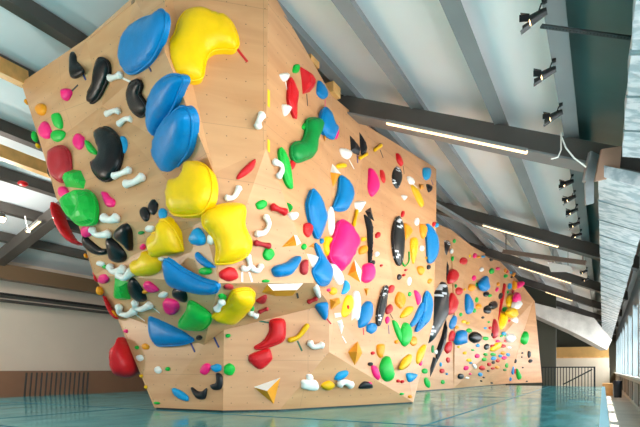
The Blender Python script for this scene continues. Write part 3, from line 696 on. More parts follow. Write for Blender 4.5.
blob('pink', .12, "364,265 370,262 374,265 376,272 374,280 368,283 363,280 364,272", 'pink heart-like hold right of the orange diamond', 'pink heart hold'); ell('black', 373, 263, 2.4, 3, 30)
volume("365,211 371,207 375,222 368,217", [(370.5, 212, .07)], [(0, 1, 4), (1, 2, 4), (2, 3, 4), (3, 0, 4)], ['black']*4, 'black angular volume at the top of the long black spike', 'black spike volume', colour='black')
blob('dgrey', .05, "366,214 370,219 373,228 373,245 372.5,262 370.5,262 370,245 369,229", 'long thin black spike running down the side face', 'black spike', sharp=True, k=1)
ell('red', 378, 235, 2.4, 3.2, 20); ell('dyellow', 364, 239, 2.6, 2.4); blob('orange', .06, "360,248 365,245 368,248 366,253 360,254")
blob('graphic', .09, "399.5,215 403,222 405,235 405,250 403,262 400,266 396,258 394,245 393.5,235 395,224", 'long black surfboard-shaped hold printed with white marks', 'printed surfboard')
ell('red', 403, 214, 1.5, 3.6, 10); blob('orange', .07, "405,223 410,226 413,231 410,236 406,240 405,232", 'orange hold right of the printed surfboard', 'orange hold by the printed surfboard', dish=.4)
blob('dyellow', .07, "412,238 417,238 418,246 416,258 414,264 412,258 411,246", 'long mustard hold right of the printed surfboard', 'mustard blade', flat=True); ell('white', 417, 221.5, 2.2, 4)
blob('orange', .07, "421,224 427,226 427,234 424,239 421,234", 'orange wedge touching the tall blue half disc', 'orange side wedge')
blob('blue', .08, "427,225 433,228 438,237 439,248 437,256 433,262 429,261 428,245", 'tall blue half-disc hold at the far end of the side face', 'tall blue half disc')
ell('red', 434, 224, 1.6, 2.6); ell('lblue', 437, 225, 1.8, 2.4); ell('yellow', 440, 234, 2.4, 5); ell('white', 422, 248, 2, 3, -10); ell('dyellow', 428, 258, 2, 1.9)
bone('green', .9, "409,252 409,261 405,266 402,262", lobes=0); ell('orange', 421.3, 270, 3.5, 4.8, -15, label='round orange hold below the tall blue half disc', lm='round orange hold'); ell('black', 429, 267, 1.9, 2.5); ell('orange', 430, 281, 2, 2.6, 25)
ell('white', 409.5, 281, 2, 4.3); ell('dgrey', 399.5, 277, 2, 2.9); ell('red', 406, 270, 1.2, 1.2); ell('red', 404, 275, 1.2, 1.3)
blob('red', .05, "439,250 441,254 439,266 437,268")
volume("364,288 369.5,288 367,297", [(367, 290.5, .04)], [(0, 1, 3), (1, 2, 3), (2, 0, 3)], ['orange']*3)
blob('graphic', .06, "385,287 388,288 386,305 383,316 380,325 378,323 378,312 381,298", 'narrow black fish-like hold printed with white marks', 'printed fish hold'); ell('red', 391.5, 289, 3, 4.2, 20)
blob('brick', .06, "386,309 391,304 393,309 391,313 387,314"); tape('dark', 390, 314, 393, 319, .9); ell('pink', 387.7, 320, 2, 3.6); tape('purple', 388.3, 325, 389, 334, 1)
blob('blue', .12, "370,300 373,306 373,315 370,322 366,327 360,328 359,322 361,311 365,303", 'broad blue leaf macro low on the side face', 'low blue leaf macro'); ell('blue', 372, 328, 5, 5.6, label='round blue hold touching the broad blue leaf', lm='round blue hold'); tape('red', 363, 328, 363.5, 335, 1.6)
blob('yellow', .07, "347,295 352,296 354,304 351,313 345,318 341,314 343,303", 'yellow ring hold with a red centre', 'yellow doughnut hold', dish=.8); ell('red', 347.5, 307.5, 1.5, 2.6, H=.06)
blob('white', .08, "354,292 359,292 361,305 359,320 355,318 352,320 353,305", 'tall white ghost-shaped hold right of the yellow ring', 'white ghost hold')
volume("330,299 341,297 344,303 331,310", [(336, 302, .09)], [(0, 1, 4), (1, 2, 4), (2, 3, 4), (3, 0, 4)], ['orange']*4, 'orange block volume at the corner of the recess', 'corner orange volume')
volume("331,311 343,311 344,318 334,320", [(338, 315, .05)], [(0, 1, 4), (1, 2, 4), (2, 3, 4), (3, 0, 4)], ['white']*4, 'white block volume under the orange block', 'white block volume', colour='white')
volume("335,320 343,317 345,328 342,336", [(341, 323, .05)], [(0, 1, 4), (1, 2, 4), (2, 3, 4), (3, 0, 4)], ['white']*4, 'white spike-shaped volume hanging under the white block', 'white spike volume', colour='white'); tape('white', 342, 336, 346, 343, 1.3)
ell('dyellow', 333.5, 291, 3.6, 4); ell('pink', 329, 290, 1.5, 1.6)
volume("358,340 363,353 355,366 348,352", [(357, 352, .12)], [(0, 1, 4), (1, 2, 4), (2, 3, 4), (3, 0, 4)], ['orange']*4, 'orange diamond volume above the right kicker', 'lower orange diamond')
blob('orange', .09, "400,291 405,295 406,302 402,309 397,303 397,296", 'orange hollow block on the side face', 'orange hollow block', dish=.5, flat=True); blob('dyellow', .07, "411,306 414,308 410,315 403,318 401,316 406,308", 'mustard crescent below the orange hollow block', 'mustard crescent')
ell('green', 410, 294, 1.5, 2.5); blob('pink', .05, "415,290 419,293 421,300 419,305 417,299", 'thin pink leaf left of the twin blue blades', 'thin pink leaf')
blob('blue', .1, "428,290 432,297 433,308 431,319 424,327 418,332 417,330 420,322 424,308 425,298", 'larger right-hand blade of the twin blue blades', 'twin blue blades', flat=True); blob('blue', .08, "423,302 423,312 418,322 413,327 411,324 415,317 419,308", 'smaller left-hand blade of the twin blue blades', 'left blue blade')
blob('green', .06, "393,321 396,321 400,328 402,338 401,342 396,332", 'thin green blade left of the green egg', 'thin green blade'); blob('green', .1, "404,323 408,322 412,330 412,340 407,347 403,343 402,332", 'green egg-shaped hold right of the thin blade', 'green egg')
ell('orange', 414, 341, 3.2, 5); blob('dyellow', .07, "425,344 426,348 423,358 419,364 417,360 419,350", 'speckled mustard hold right of the green egg', 'right speckled mustard hold'); blob('dyellow', .07, "410,354 412,358 409,366 403,370 401,367 405,358", 'speckled mustard hold below the green egg', 'left speckled mustard hold')
blob('orange', .07, "378,345 384,344 385,351 382,358 378,354", 'orange hold above the big green shield', 'orange hold above the green shield'); blob('green', .13, "384,358 389,355 392,362 395,373 394,380 388,382 383,377 381,367", 'big green shield macro low on the side face', 'green shield')
blob('pink', .06, "372,366 376,366 380,374 379,380 374,375", 'pink hold left of the green shield', 'low pink hold'); ell('red', 373, 353, 1.7, 1.7); ell('dgrey', 370.5, 364, 2.4, 2); ell('orange', 397, 342, 2, 1.9)
blob('lblue', .06, "408,373 417,374 416,378 410,382", 'light blue triangular hold low near the far end of the block', 'low light blue hold'); ell('red', 398.5, 381, 1.6, 1.7); ell('red', 402.5, 381.5, 1.6, 1.7); ell('green', 402, 394, 1.8, 1.3); ell('orange', 410.5, 396.5, 1.9, 1.9)
ell('pink', 421, 363, 1.4, 2.8)
ell('blue', 322, 241, 1.6, 3); ell('white', 377, 254, 2.2, 2.6); ell('red', 381.5, 265.5, 1.2, 1.2); ell('white', 420, 300, 1.6, 3.4)
# ------------------------------------------------------------------ low triangle
blob('white', .07, "302,385 303,381 309,380 317,381 319,388 315,391 303,389", 'flat white wing hold on the low triangle', 'white wing hold'); ell('white', 310, 377.5, 3.4, 3.4)
blob('dyellow', .09, "322,388 323,384 330,381 335,384 334,388 328,391", 'mustard bean hold on the low triangle', 'mustard bean'); blob('lblue', .05, "335,380 339,373 348,371 347,376 341,380", 'light blue slanted tile hold on the low triangle', 'blue tile hold')
bone('white', 3.8, "340,384 345,382 351,385", 'white lumpy hold under the blue tile', 'white lump'); blob('dgrey', .06, "359,388 364,382 371,383 373,388 364,389", 'black hold on the low triangle', 'low black hold'); ell('pink', 370, 384, 2.2, 2)
# ------------------------------------------------------------------ far wall
blob('graphic', .1, "443,238 450,240.5 452,244 449,252 446.5,259 443,252", 'black pennant hold printed with white marks above the big black bomb', 'black pennant', sharp=True, k=1)
blob('dgrey', .1, "447,257 449,268 448.5,280 447,286 444,282 445,268", 'black spike above the big black bomb', 'upper black spike', sharp=True, k=1)
blob('graphic', .3, "440,285 443,280 446,281 448,290 448.5,302 448.5,316 445,322 441,330 436,339 431,344 427,336 427,324 430,315 433,304 436,292", 'big black bomb-shaped volume printed with white bands', 'big black bomb')
blob('black', .1, "447,318 448,330 446,345 441,357 436.5,365 438,350 443,335 445,324", 'black sickle hanging from the big black bomb', 'black sickle', sharp=True, k=1)
blob('dgrey', .08, "434,357 438,358 435,368 431,377 431,368", 'lowest black spike under the big black bomb', 'lowest black spike', sharp=True, k=1)
def many(s):
    for t in s.split(';'):
        t = t.split()
        if not t: continue
        c_, x, y, rx, ry = t[0], *map(float, t[1:5]); rot = float(t[5]) if len(t) > 5 else 0
        ell(c_, x, y, rx, ry, rot)
blob('red', .16, "451,270 456,269 459,276 456,282 450,284 449,277", 'big red faceted hold beside the black spike', 'red facet hold', flat=True)
blob('red', .13, "453,292 457,297 459,303 456,312 452,315 448,313 450,300", 'tall red macro right of the big black bomb', 'tall red macro', flat=True)
blob('blue', .12, "454,314 457,318 456,326 452,330 449,327 450,320", 'blue leaf hold below the tall red macro', 'blue leaf under the tall red macro')
blob('red', .1, "450,332 453,330 456,334 455,341 449,341", 'upper of two red faceted holds stacked left of the blue boot', 'upper stacked red hold'); blob('red', .1, "448,342 452,342 452,350 448,354 445,349", 'lower of two red faceted holds stacked left of the blue boot', 'lower stacked red hold')
blob('blue', .2, "459,331 466,330 467,338 468,343 463,345 457,345 456,338", 'big blue boot-like macro on the far wall', 'blue boot macro'); ell('black', 476, 337.5, 6, 5.8, label='big black ball macro on the far wall', lm='black ball', H=.17)
blob('blue', .15, "467,293 470,295 474,304 473,313 468,314 466,308 466,298", 'tall blue fin macro on the far wall', 'tall blue fin'); blob('blue', .2, "487,275 488,282 490,288 488,291 483,290 480,284 482,279", 'blue teardrop macro high on the far wall', 'far blue teardrop')
ell('black', 488, 309.5, 3.8, 4.6, label='left one of two black discs on the far wall', lm='left black disc', H=.1); ell('black', 494, 305, 4.1, 4.3, label='right one of two black discs on the far wall', lm='right black disc', H=.1)
ell('orange', 472, 287.5, 3.4, 3.9, label='round orange hold left of the far blue teardrop', lm='far orange disc', H=.09)
blob('brick', .14, "495,318 498,327 498,337 494,338 493,328", 'tall red cone macro on the far wall', 'red cone')
blob('yellow', .16, "508,296 513,294 516,299 515,306 510,308 507,303", 'yellow macro at the upper right of the far wall', 'far upper yellow')
blob('yellow', .2, "511,309 516,308 518,312 516,318 511,317 509,313", 'bulging yellow macro beside the white lobes', 'far middle yellow', push=.05); blob('yellow', .16, "501,312 505,311 508,317 506,326 502,330 499,324 500,317", 'long yellow macro right of the red cone', 'far long yellow')
blob('white', .2, "516,302 520,300 522,304 519,309 515,309", 'upper white lobed macro on the far edge', 'upper white lobe', push=.05); blob('white', .2, "515,316 519,316 520,322 516,325 513,321", 'middle white lobed macro on the far edge', 'middle white lobe', push=.05); blob('white', .2, "509,334 514,334 515,340 511,343 508,340", 'lower white lobed macro on the far edge', 'lower white lobe', push=.05)
blob('green', .22, "524,332 527,331 529,337 528,343 525,345 519,339 521,335", 'lone bright green macro at the end of the far wall', 'lone green macro')
blob('green', .12, "517,368 521,374 522,378 519,380 517,376", 'bright green spike low at the end of the far wall', 'low green spike')
blob('pink', .16, "518,282 523,281 524,285 520,288 518,286", 'pink macro on the upper far edge', 'far pink macro', push=.05); blob('pink', .14, "519,292 521,298 520,302 516,303 516,297", 'second pink macro below the upper one on the far edge', 'second far pink macro', push=.05)
blob('orange', .12, "514,280 517,283 517,289 514,290 513,285", 'orange macro left of the far pink macro', 'far orange macro')
blob('yellow', .1, "497,343 501,342 501,347 496,351 492,352 491,349", 'curved yellow macro in the low cluster', 'low curved yellow macro')
many("red 464 260.7 3.8 3.6 20;red 459.5 291 3.6 4;green 454.5 241 1.3 2.2;pink 475.3 255.5 1.6 2.8;dyellow 470 256 1 1.6;orange 479 257 1.7 1.2;lblue 483.5 256.5 1.9 1.2;black 491.5 259.5 1.6 1.7;"
     "white 482 269.5 2 2.2;green 492 271 2.4 3;pink 498 268.5 2 1.7;pink 474.3 278 2 2.8;green 477 284.5 1.1 2;green 453 258.5 .9 2.6;white 452 251 1.4 2.6;"
     "black 486.5 294 3 2.6;green 490 295.5 2 1.6;orange 479 306.5 3 3;green 477 300 1.6 2.8;green 474.5 310.5 1.5 2.4;green 461 314.5 1.5 1.9;yellow 464 321.5 2.4 1.6;dyellow 468 323 2 1.5;"
     "green 469.5 330.5 3 2.2;green 486 338.5 3 2;black 487 347 2.4 3.2 20;orange 457 327.5 1.8 1.8;red 490.5 328 1.7 1.6;dyellow 465 289.5 1 1.4;dgrey 483 317.5 1.4 1.2;green 489 322 1.2 1;"
     "lblue 485.5 328 1.6 1.2;black 492.5 334.5 1 2;lblue 478 345.5 1.8 1.8;orange 498.5 284 1.5 2;pink 497.3 289.5 1.4 2.4 20;black 500.5 296 2.4 3.4 20;orange 505.5 270.5 1.1 2.2;green 506 276 2 1.8;"
     "red 507.3 271.5 1.2 1.6;lblue 511 272.5 1.1 1.3;orange 514 274.5 1.4 2.2 30;black 511.8 277 1 1.2;lblue 510 286 2 3;green 508 292 1.2 1.6;red 513 291.5 1.2 2.2;dgrey 514.5 302 1.4 3;"
     "green 505 309.5 2.2 2.6;red 511 310.5 1 2;red 510.5 321.5 1.8 2.4;dgrey 509 327 1.4 2.2;brick 509.5 330.5 2 3;lblue 504.5 333.5 2 2 30;green 506 335.5 1.8 1.6;pink 514 332 1.8 3.6;"
     "red 493 346 2.4 1.6;red 503.5 346 2.6 1.8;black 509 344.5 1.6 1.3;green 493.5 354.5 2.8 1.6;orange 503.5 353 2.4 1.8;pink 513 350 1.4 3.4;lblue 508.5 354.5 1.8 2;pink 504.5 358 2.6 1.8;"
     "lblue 494 358.5 2.6 2 -20;red 489.5 364.5 2 2;dgrey 493.5 362.5 1.6 1.6;red 493 368.5 2 1.2;orange 497.5 367.5 2.2 1.6;green 507 365.5 1.4 2.4;dgreen 505 370 1.6 1.2;black 515.5 361 1.4 2.4;"
     "green 486 354.5 1.8 1.6;green 484.5 359.5 2.4 1.8;pink 477.5 356 2.4 2.2;yellow 465 353 1.8 1.6;yellow 469.5 360 2.6 1.8;lblue 471 363 1.4 1;pink 466.5 368 2.6 2.2 -35;white 475 366.5 1.6 2.4 -20;"
     "red 482.5 368 3 2.4;lblue 480.5 374.5 2.2 2;black 461 376.3 3 2.8;white 467.5 378 1.8 1.1;red 448.5 360 2 2.8;red 442.5 371 2.4 2.3;green 443 382 1.8 2.2;lblue 441 364.5 1.2 2.2;"
     "white 437 352 2.4 2.4;lblue 447 374 1 1.1;dgrey 522.5 353 .9 .9;dgrey 529.5 354.3 1.7 3.6;dgrey 530.7 361 2 1.9 -30;dgrey 522 357 .7 .8;dgrey 523 367.5 .8 .8;blue 513 370.5 1.5 4.2;"
     "blue 510.5 379 1.4 2;red 515.2 371.5 .6 2.6;dgrey 527 381.3 1 .7;dgrey 519.5 330 .8 .7;brick 524 329.5 .7 .6;dgreen 433 349 1.4 4;green 425 371 3 2.6;green 427.5 382.5 2.6 5.6 -20;"
     "dgrey 484 377.5 1 .8;dgrey 481.5 381 1 .8;dgrey 492 383 1.2 .8;dgreen 456 286 1 2;orange 441.5 247 .9 1.8;white 517 327 1.6 2.2;red 501 300 .7 4 10;red 500 310 .6 3.6 5;pink 498.5 341.5 2 1.6")
blob('red', .06, "504.5,283 506.5,284 504,300 501,312 498.5,322 497.5,320 501,303", 'long red rib running down the far wall', 'red rib', sharp=True, k=1)

for x_, y_, rx_, ry_, lb in ((519.5, 306, 2, 2.6, 'small white lobe between the upper and middle white lobes'), (519, 313, 2.2, 2.4, 'white lobe right of the bulging yellow macro on the far edge'), (516.5, 330.5, 2.2, 2.2, 'small white lobe just above the lower white lobed macro'), (509.5, 347.5, 1.8, 1.6, 'small white hold below the lower white lobed macro')):
    ell('white', x_, y_, rx_, ry_, 15, H=.12, label=lb)
many("pink 511.5 337.5 1.6 2.4;red 506 341 1.8 1.6;green 501.5 336 1.6 1.4;orange 516.5 347 1.2 2;lblue 500.5 356 1.8 1.5;red 498 361 1.8 1.5;dgrey 488.5 371 1.2 1;pink 470.5 374 1.2 1.1;green 473 350 1.5 1.1;yellow 459 347 1.4 1.2")
# ------------------------------------------------------------------ foil duct along the right, roof lights, lamps
def duct_bm(x0, x1, y0, y1, z0, slope, h, n):
    """long wrapped duct with a sloping underside, slightly puffed between its straps"""
    bm = bmesh.new(); rings = []; rnd = random.Random(3)
    for i in range(n+1):
        for t in ((0,) if i == n else (0, .5)):
            y = y0+(y1-y0)*(i+t)/n; b = .012*rnd.uniform(.3, 1.3) if t else 0
            za, zb = z0, z0-slope*(x1-x0)
            rings.append([bm.verts.new(c) for c in ((x0-b, y, za-b), (x0+(x1-x0)*.33, y, za+(zb-za)*.33-b*2.2), (x0+(x1-x0)*.66, y, za+(zb-za)*.66-b*2.2), (x1+b, y, zb-b), (x1+b, y, zb+h*.6), (x0-b, y, za+h*.5))])
    for a, b in zip(rings, rings[1:]):
        for k in range(6): bm.faces.new((a[k], a[(k+1) % 6], b[(k+1) % 6], b[k]))
    bm.faces.new(rings[0]); bm.faces.new(rings[-1]); return fix(bm)
TAPEF = mat('grey_green_foil_tape', (138, 156, 160), .4, .3)
def duct(label, x0, x1, y0, y1, z0, slope, h, n):
    e = empty('ventilation_duct', label, 'duct', loc=(x0, y0, z0))
    def ch(name, bm, m): o = obj(name, bm, m, e); o.matrix_parent_inverse = Matrix.Translation(Vector((-x0, -y0, -z0))); return o
    ch('foil_casing', duct_bm(x0, x1, y0, y1, z0, slope, h, n), FOIL)
    z1 = z0-slope*(x1-x0)
    for i in range(1, n):
        y = y0+(y1-y0)*i/n
        bm = bmesh.new(); add_prism(bm, [(x0-.012, y-.012, z0-.012), (x1+.012, y-.012, z1-.012), (x1+.012, y-.012, z1+.01), (x0-.012, y-.012, z0+.01)], (0, .012 if i % 3 else .04, 0))
        ch('sealing_tape', fix(bm), TAPEF)
    return e
duct('near section of foil-wrapped duct at the right edge of the picture', .165, .62, 2.0, 5.75, 2.6, .3, .22, 6)
duct('long foil-wrapped ventilation duct running along the right windows', -.04, .43, 5.98, 35.5, 2.53, .5, .24, 34)
# joint box between the two duct sections: fibreboard plate and bent galvanised flange
GALV = mat('galvanised_sheet', (170, 178, 180), .35, .6, noise=.15, nscale=9)
BRD = mat('brown_fibreboard', (176, 140, 118), .6, noise=.08, nscale=5)
d0 = 5.2
tag(obj('fibreboard_plate', prism([P(602, 149, d0), P(622, 146, d0), P(619, 176, d0), P(595, 181, d0)], FW*.03), BRD), 'brown fibreboard plate at the joint of the foil duct', 'board')
e = empty('metal_bracket', 'bent galvanised metal bracket left of the brown board by the duct', 'bracket', loc=P(590, 180, 5.3))
def ch(o, e_): o.parent = e_; o.matrix_parent_inverse = Matrix.Translation(-e_.location); return o
ch(obj('flange', prism([P(592, 151, 5.3), P(600, 155, 5.3), P(594, 182, 5.3), P(594, 203, 5.3), P(586, 205, 5.3), P(585, 180, 5.3)], FW*.02), GALV), e)
ch(obj('folded_edge', prism([P(590.5, 151, 5.25), P(592.5, 151, 5.25), P(586.5, 182, 5.25), P(584.5, 180, 5.25)], FW*.05), GALV), e)
# cross duct at the far end of the roof
q = [P(531, 302, 20.6), P(594, 318, 20.6), P(612, 340, 20.6), P(607, 350, 20.6), P(575, 333, 20.6), P(537, 316, 20.6)]
tag(obj('ventilation_duct', prism(q, FW*.5), mat('dull_foil_wrap', (196, 190, 182), .5, .1, noise=.15, bump=.6, nscale=3)), 'foil-wrapped duct crossing under the roof at the far end', 'duct')
bpy.data.objects['ventilation_duct.002'].name = 'ventilation_duct.002'

# perforated metal strip across the rooflight
s = tag(obj('perforated_strip', bar(P(541, 26, 3.6), P(631, 38, 3.6), .035, .012), mat('perforated_steel', (74, 76, 76), .5, .4)), 'dark perforated steel strip crossing below the green rooflight', 'metal strip')
for i in range(26):
    a = P(543+i*3.4, 26.4+i*.455, 3.6); bm = bmesh.new(); bmesh.ops.create_cone(bm, cap_ends=True, segments=8, radius1=.006, radius2=.006, depth=.004)
    h = obj('hole', bm, BLACK, s); h.location = a+Vector((0, 0, -.006))

# spotlights on the purlin
def spot_proto():
    e = empty('track_spotlight', 'x', 'spotlight', 'black spotlights with barn doors')
    obj('lamp_body', tube([(0, .02, -.1), (0, -.015, -.105), (0, -.06, -.12), (0, -.12, -.14)], [.03, .036, .04, .046], 14), BLACK, e)
    obj('yoke', tube([(0, 0, 0), (.0, 0, -.03), (.045, -.02, -.05), (.05, -.04, -.11)], .007, 6), BLACK, e)
    obj('clamp', box((-.02, -.02, -.02), (.02, .02, .005)), BLACK, e)
    ln = obj('lamp_lens', tube([(0, -.118, -.14), (0, -.124, -.141)], .034, 14), mat('warm_lamp_lens', (255, 214, 150), .3, emit=7), e)
    dz = Vector((0, -.12, -.14))
    sl = bpy.data.lights.new('spot_beam', 'SPOT'); sl.energy = 58; sl.spot_size = 2.0; sl.spot_blend = .7; sl.color = (1, .9, .76); sl.shadow_soft_size = .05
    so = bpy.data.objects.new('spot_beam', sl); COL.objects.link(so); so.parent = e; so.location = (0, -.14, -.145); so.rotation_euler = Vector((0, 1, .35)).to_track_quat('Z', 'Y').to_euler()
    for sx, sz in ((1, 0), (-1, 0), (0, 1), (0, -1)):
        a = dz+Vector((sx*.045+(.03 if sz else 0), 0, sz*.045+(.03 if sx else 0))); b = dz+Vector((sx*.045-(.03 if sz else 0), 0, sz*.045-(.03 if sx else 0)))
        c_ = b+Vector((sx*.035, -.075, sz*.035)); d_ = a+Vector((sx*.035, -.075, sz*.035))
        obj('barn_door', prism([a, b, c_, d_], (.003, .002, .003)), BLACK, e)
    return e
sp = spot_proto()
def copy_tree(o, parent=None):
    c = o.copy(); COL.objects.link(c)
    if parent: c.parent = parent
    for ch_ in list(o.children): copy_tree(ch_, c)
    return c
spots = [(3.49, .5, 'uppermost black spotlight, cut by the top of the picture'), (4.16, .6, 'large lit black spotlight hanging below the perforated strip'), (4.85, .5, 'lit spotlight just above the first roof beam'),
         (6.62, .7, 'spotlight directly below the first roof beam'), (7.2, .4, 'second spotlight below the first roof beam'), (7.8, .6, 'third spotlight below the first roof beam'),
         (8.5, .5, 'fourth spotlight below the first roof beam'), (9.2, .7, 'last spotlight before the second roof beam'), (12.6, .5, 'upper of two distant spotlights beside the duct'), (13.7, .6, 'lower of two distant spotlights beside the duct')]
for i, (d, a, lb) in enumerate(spots):
    o = sp if i == 0 else copy_tree(sp)
    c_ = (-.355/d+.4924)/.8704; Y_ = d*(.8704+.4924*c_)
    o.location = (-.355, Y_, zr(-.33)+RH-.004); o.rotation_euler = (0, 0, -2.1+a); o['label'] = lb; o.scale = (.8, .8, .8)
for Y_, a in ((1.5, 1.0), (2.1, .8), (2.8, .7)):  # three added spotlights, out of view, to light the wall's front faces
    o = copy_tree(sp); o.location = (-.355, Y_, zr(-.33)+RH-.004); o.rotation_euler = (0, 0, -2.1+a); o.scale = (.8, .8, .8)
    o['label'] = {1.5: 'added unseen black spotlight at the very start of the lamp row', 2.1: 'second added unseen black spotlight from the start of the lamp row', 2.8: 'third added unseen black spotlight from the start of the lamp row'}[Y_]
# linear lamps under the roof beams
LED = mat('warm_led_tube', (255, 222, 170), .3, emit=2.2)
def led(x0, x1, y, zf, label, off=-.06):
    a, b = Vector((x0, y, zf(x0)+off)), Vector((x1, y, zf(x1)+off))
    e = empty('tube_lamp', label, 'lamp', 'tube lamps under the roof beams', loc=a)
    ch(obj('lamp_housing', bar(a+UP*.02, b+UP*.02, .09, .03), PURL), e); ch(obj('light_tube', bar(a, b, .035, .03), LED), e)
led(-2.45, -.75, 6.1, zr, 'longest bright tube lamp, under the nearest roof beam on the right')
led(-2.26, -.79, 11.15, zr, 'tube lamp under the second roof beam on the right')
led(-2.2, -.8, 16.05, zr, 'tube lamp under the third roof beam on the right')
led(-1.9, -1.0, 20.85, zr, 'small tube lamp under the farthest visible roof beam')
led(-10.35, -9.9, 6.0, zl, 'short tube lamp on the left roof beam beside the red crescent hold')
# grey conduit channels and flat panel lamp under the far beams
tag(obj('cable_channel', bar((-3.4, 10.0, zr(-3.4)-.0), (-1.6, 13.2, zr(-1.6)-.2), .12, .05), PURL), 'light grey cable channel running diagonally under the second beam', 'cable channel')
tag(obj('brace_bar', bar(P(503, 251.5, 11.4), P(586, 263, 10.4), .09, .09), mat('brown_brace_paint', (112, 96, 86), .5)), 'brown tie bar crossing between second and third roof beams', 'brace')
b_ = bpy.data.objects['brace_bar']
for q_ in (P(506, 252, 11.36), P(583, 262.5, 10.44)):
    obj('hanger', bar(q_, Vector((q_.x, q_.y, zr(q_.x)+RH+.03)), .02, .02, (0, 1, 0)), STEEL, b_)
e = empty('panel_lamp', 'flat white rectangular fitting hanging between the far roof beams', 'lamp', loc=P(558, 269, 12))
ch(obj('lamp_housing', prism([P(548, 264, 12), P(570, 268, 12), P(573, 272, 12), P(551, 272, 12)], (0, 0, .05)), PLYC['white']), e)
for q_ in (P(553, 267, 12.05), P(568, 270, 12.05)):
    ch(obj('hanger_wire', bar(q_, Vector((q_.x, q_.y, zr(q_.x)+RH+PH+.01)), .012, .012, (0, 1, 0)), STEEL), e)
# cables by the first beam
tag(obj('cable', tube([P(561, 133, 5.15), P(561, 150, 5.1), P(558, 157, 5.1), P(551, 159, 5.1)], .008, 6), PLYC['white']), 'pale cable hanging down the face of the first roof beam', 'cable')
tag(obj('cable', tube([P(561, 136, 5.1), P(566, 148, 5.08), P(574, 158, 5.08), P(586, 167, 5.1)], .008, 6), PLYC['white']), 'pale cable running from the first beam to the metal bracket', 'cable')
# ------------------------------------------------------------------ left background
def on_x(x, px, py):
    r = ray(px, py); return CAM+r*(x/r.x)
tag(obj('timber_beam', bar(P(-40, 47, 6.0), P(25, 79.5, 6.86), .14, .2), WOOD), 'upper pine beam meeting the top left corner of the climbing wall', 'timber beam')
tag(obj('timber_beam', bar(P(-40, 137, 7.4), P(56, 173, 8.6), .14, .2), WOOD), 'lower pine beam meeting the left edge of the climbing wall', 'timber beam')
a = on_x(-12.1, -14, 268); tag(obj('heating_duct', box((a.x-.15, a.y-.4, a.z-.2), (a.x+.15, 20, a.z+.14)), mat('brown_duct_cladding', (140, 112, 84), .4, .3)), 'long brown boxed duct under the left eaves', 'duct')
tag(obj('cable_tray', box((-12.45, 2, 2.22), (-12.0, 24, 2.28)), BLACK), 'black cable tray along the top of the cream wall', 'cable tray')
tag(obj('pipe', tube([(-12.2, 2, 2.12), (-12.2, 24, 2.12)], .035, 8), STEEL), 'grey pipe running below the black cable tray', 'pipe')
for x_, y_, lb in ((333, 91, 'timber packing block between the wall top and the first roof beam'), (311, 60, 'timber packing block under the roof purlin beside the top of the side face')):
    p_ = P(x_, y_, 6.6 if x_ > 320 else 6.1); tag(obj('timber_block', box((p_.x-.25, p_.y-.1, p_.z-.07), (p_.x+.06, p_.y+.1, p_.z+.07)), WOOD), lb, 'timber block')
# slanted black bars at the left: one rack
e = empty('bar_rack', 'row of slanted black bars standing before the brown wall boarding', 'rack', loc=(-9.6, 5.4, 0))
r0, r1 = on_x(-9.7, 25, 375), on_x(-9.7, 87, 375); foot0 = on_x(-9.7, 22, 397)
for i in range(14):
    t = i/13; p = r0.lerp(r1, t)
    ch(obj('bar', bar((p.x, p.y-.04, -.02-.34), (p.x, p.y+.03, .45), .022 if i not in (0, 12, 13) else .03, .022), BLACK), e)
ch(obj('foot_rail', bar((r0.x, r0.y-.1, -.36), (r1.x, r1.y+.1, -.36), .05, .05), BLACK), e)
# lamps and detector in the left roof
e = empty('smoke_detector', 'white round detector hanging from the upper left beam', 'detector', loc=P(54, 38, 7.4))
bm = bmesh.new(); bmesh.ops.create_uvsphere(bm, u_segments=16, v_segments=10, radius=.06); bmesh.ops.scale(bm, vec=(1, 1, .8), verts=bm.verts)
dh = obj('detector_head', bm, PLYC['white'], e, True)
obj('mounting_base', tube([(0, 0, .04), (.03, .02, .09), (.06, .04, .2)], [.03, .02, .02], 10), PURL, e)
bm = bmesh.new(); bmesh.ops.create_uvsphere(bm, u_segments=16, v_segments=8, radius=.07); bmesh.ops.scale(bm, vec=(1.2, 1.2, .6), verts=bm.verts)
o = tag(obj('alarm_dome', bm, HC['red'], None, True), 'small red alarm dome on the dark left beam', 'alarm'); o.location = P(23, 183.5, 8.6)
e = empty('flood_lamp', 'bright warm lamp glowing at the left picture edge', 'lamp', loc=P(2, 219, 9))
bm = bmesh.new(); bmesh.ops.create_uvsphere(bm, u_segments=14, v_segments=8, radius=.055); obj('bulb', bm, mat('glowing_bulb', (255, 200, 130), .3, emit=40), e, True)
pl = bpy.data.lights.new('flood_glow', 'POINT'); pl.energy = 110; pl.color = (1, .94, .86); pl.shadow_soft_size = .07
po = bpy.data.objects.new('flood_glow', pl); COL.objects.link(po); po.parent = e; po.location = (.0, 0, -.09)
obj('lamp_shade', tube([(0, 0, .02), (0, 0, .09), (0, 0, .12)], [.075, .05, .02], 14), STEEL, e)
e2 = copy_tree(e); e2.children[0].data = e2.children[0].data; e2.location = (-8.2, 1.6, 1.9); e2['label'] = 'added unseen warm flood lamp on the left roof nearest the start of the hall'  # added flood lamp and rod, out of view, to brighten the left roof
for c_ in e2.children:
    if c_.type == 'LIGHT': c_.data = c_.data.copy(); c_.data.energy = 220
tag(obj('flood_pole_hanger', bar((-8.2, 1.6, 2.02), (-8.2, 1.6, zl(-8.2)+RH+PH), .02, .02, (0, 1, 0)), STEEL, None), 'thin steel drop rod carrying the added unseen left flood lamp', 'rod')
tag(obj('cable', tube([P(25, 216, 9.5), P(27, 225, 9.4), P(30, 233, 9.4)], .012, 6), PLYC['white']), 'short white cable on the left roof strut', 'cable')
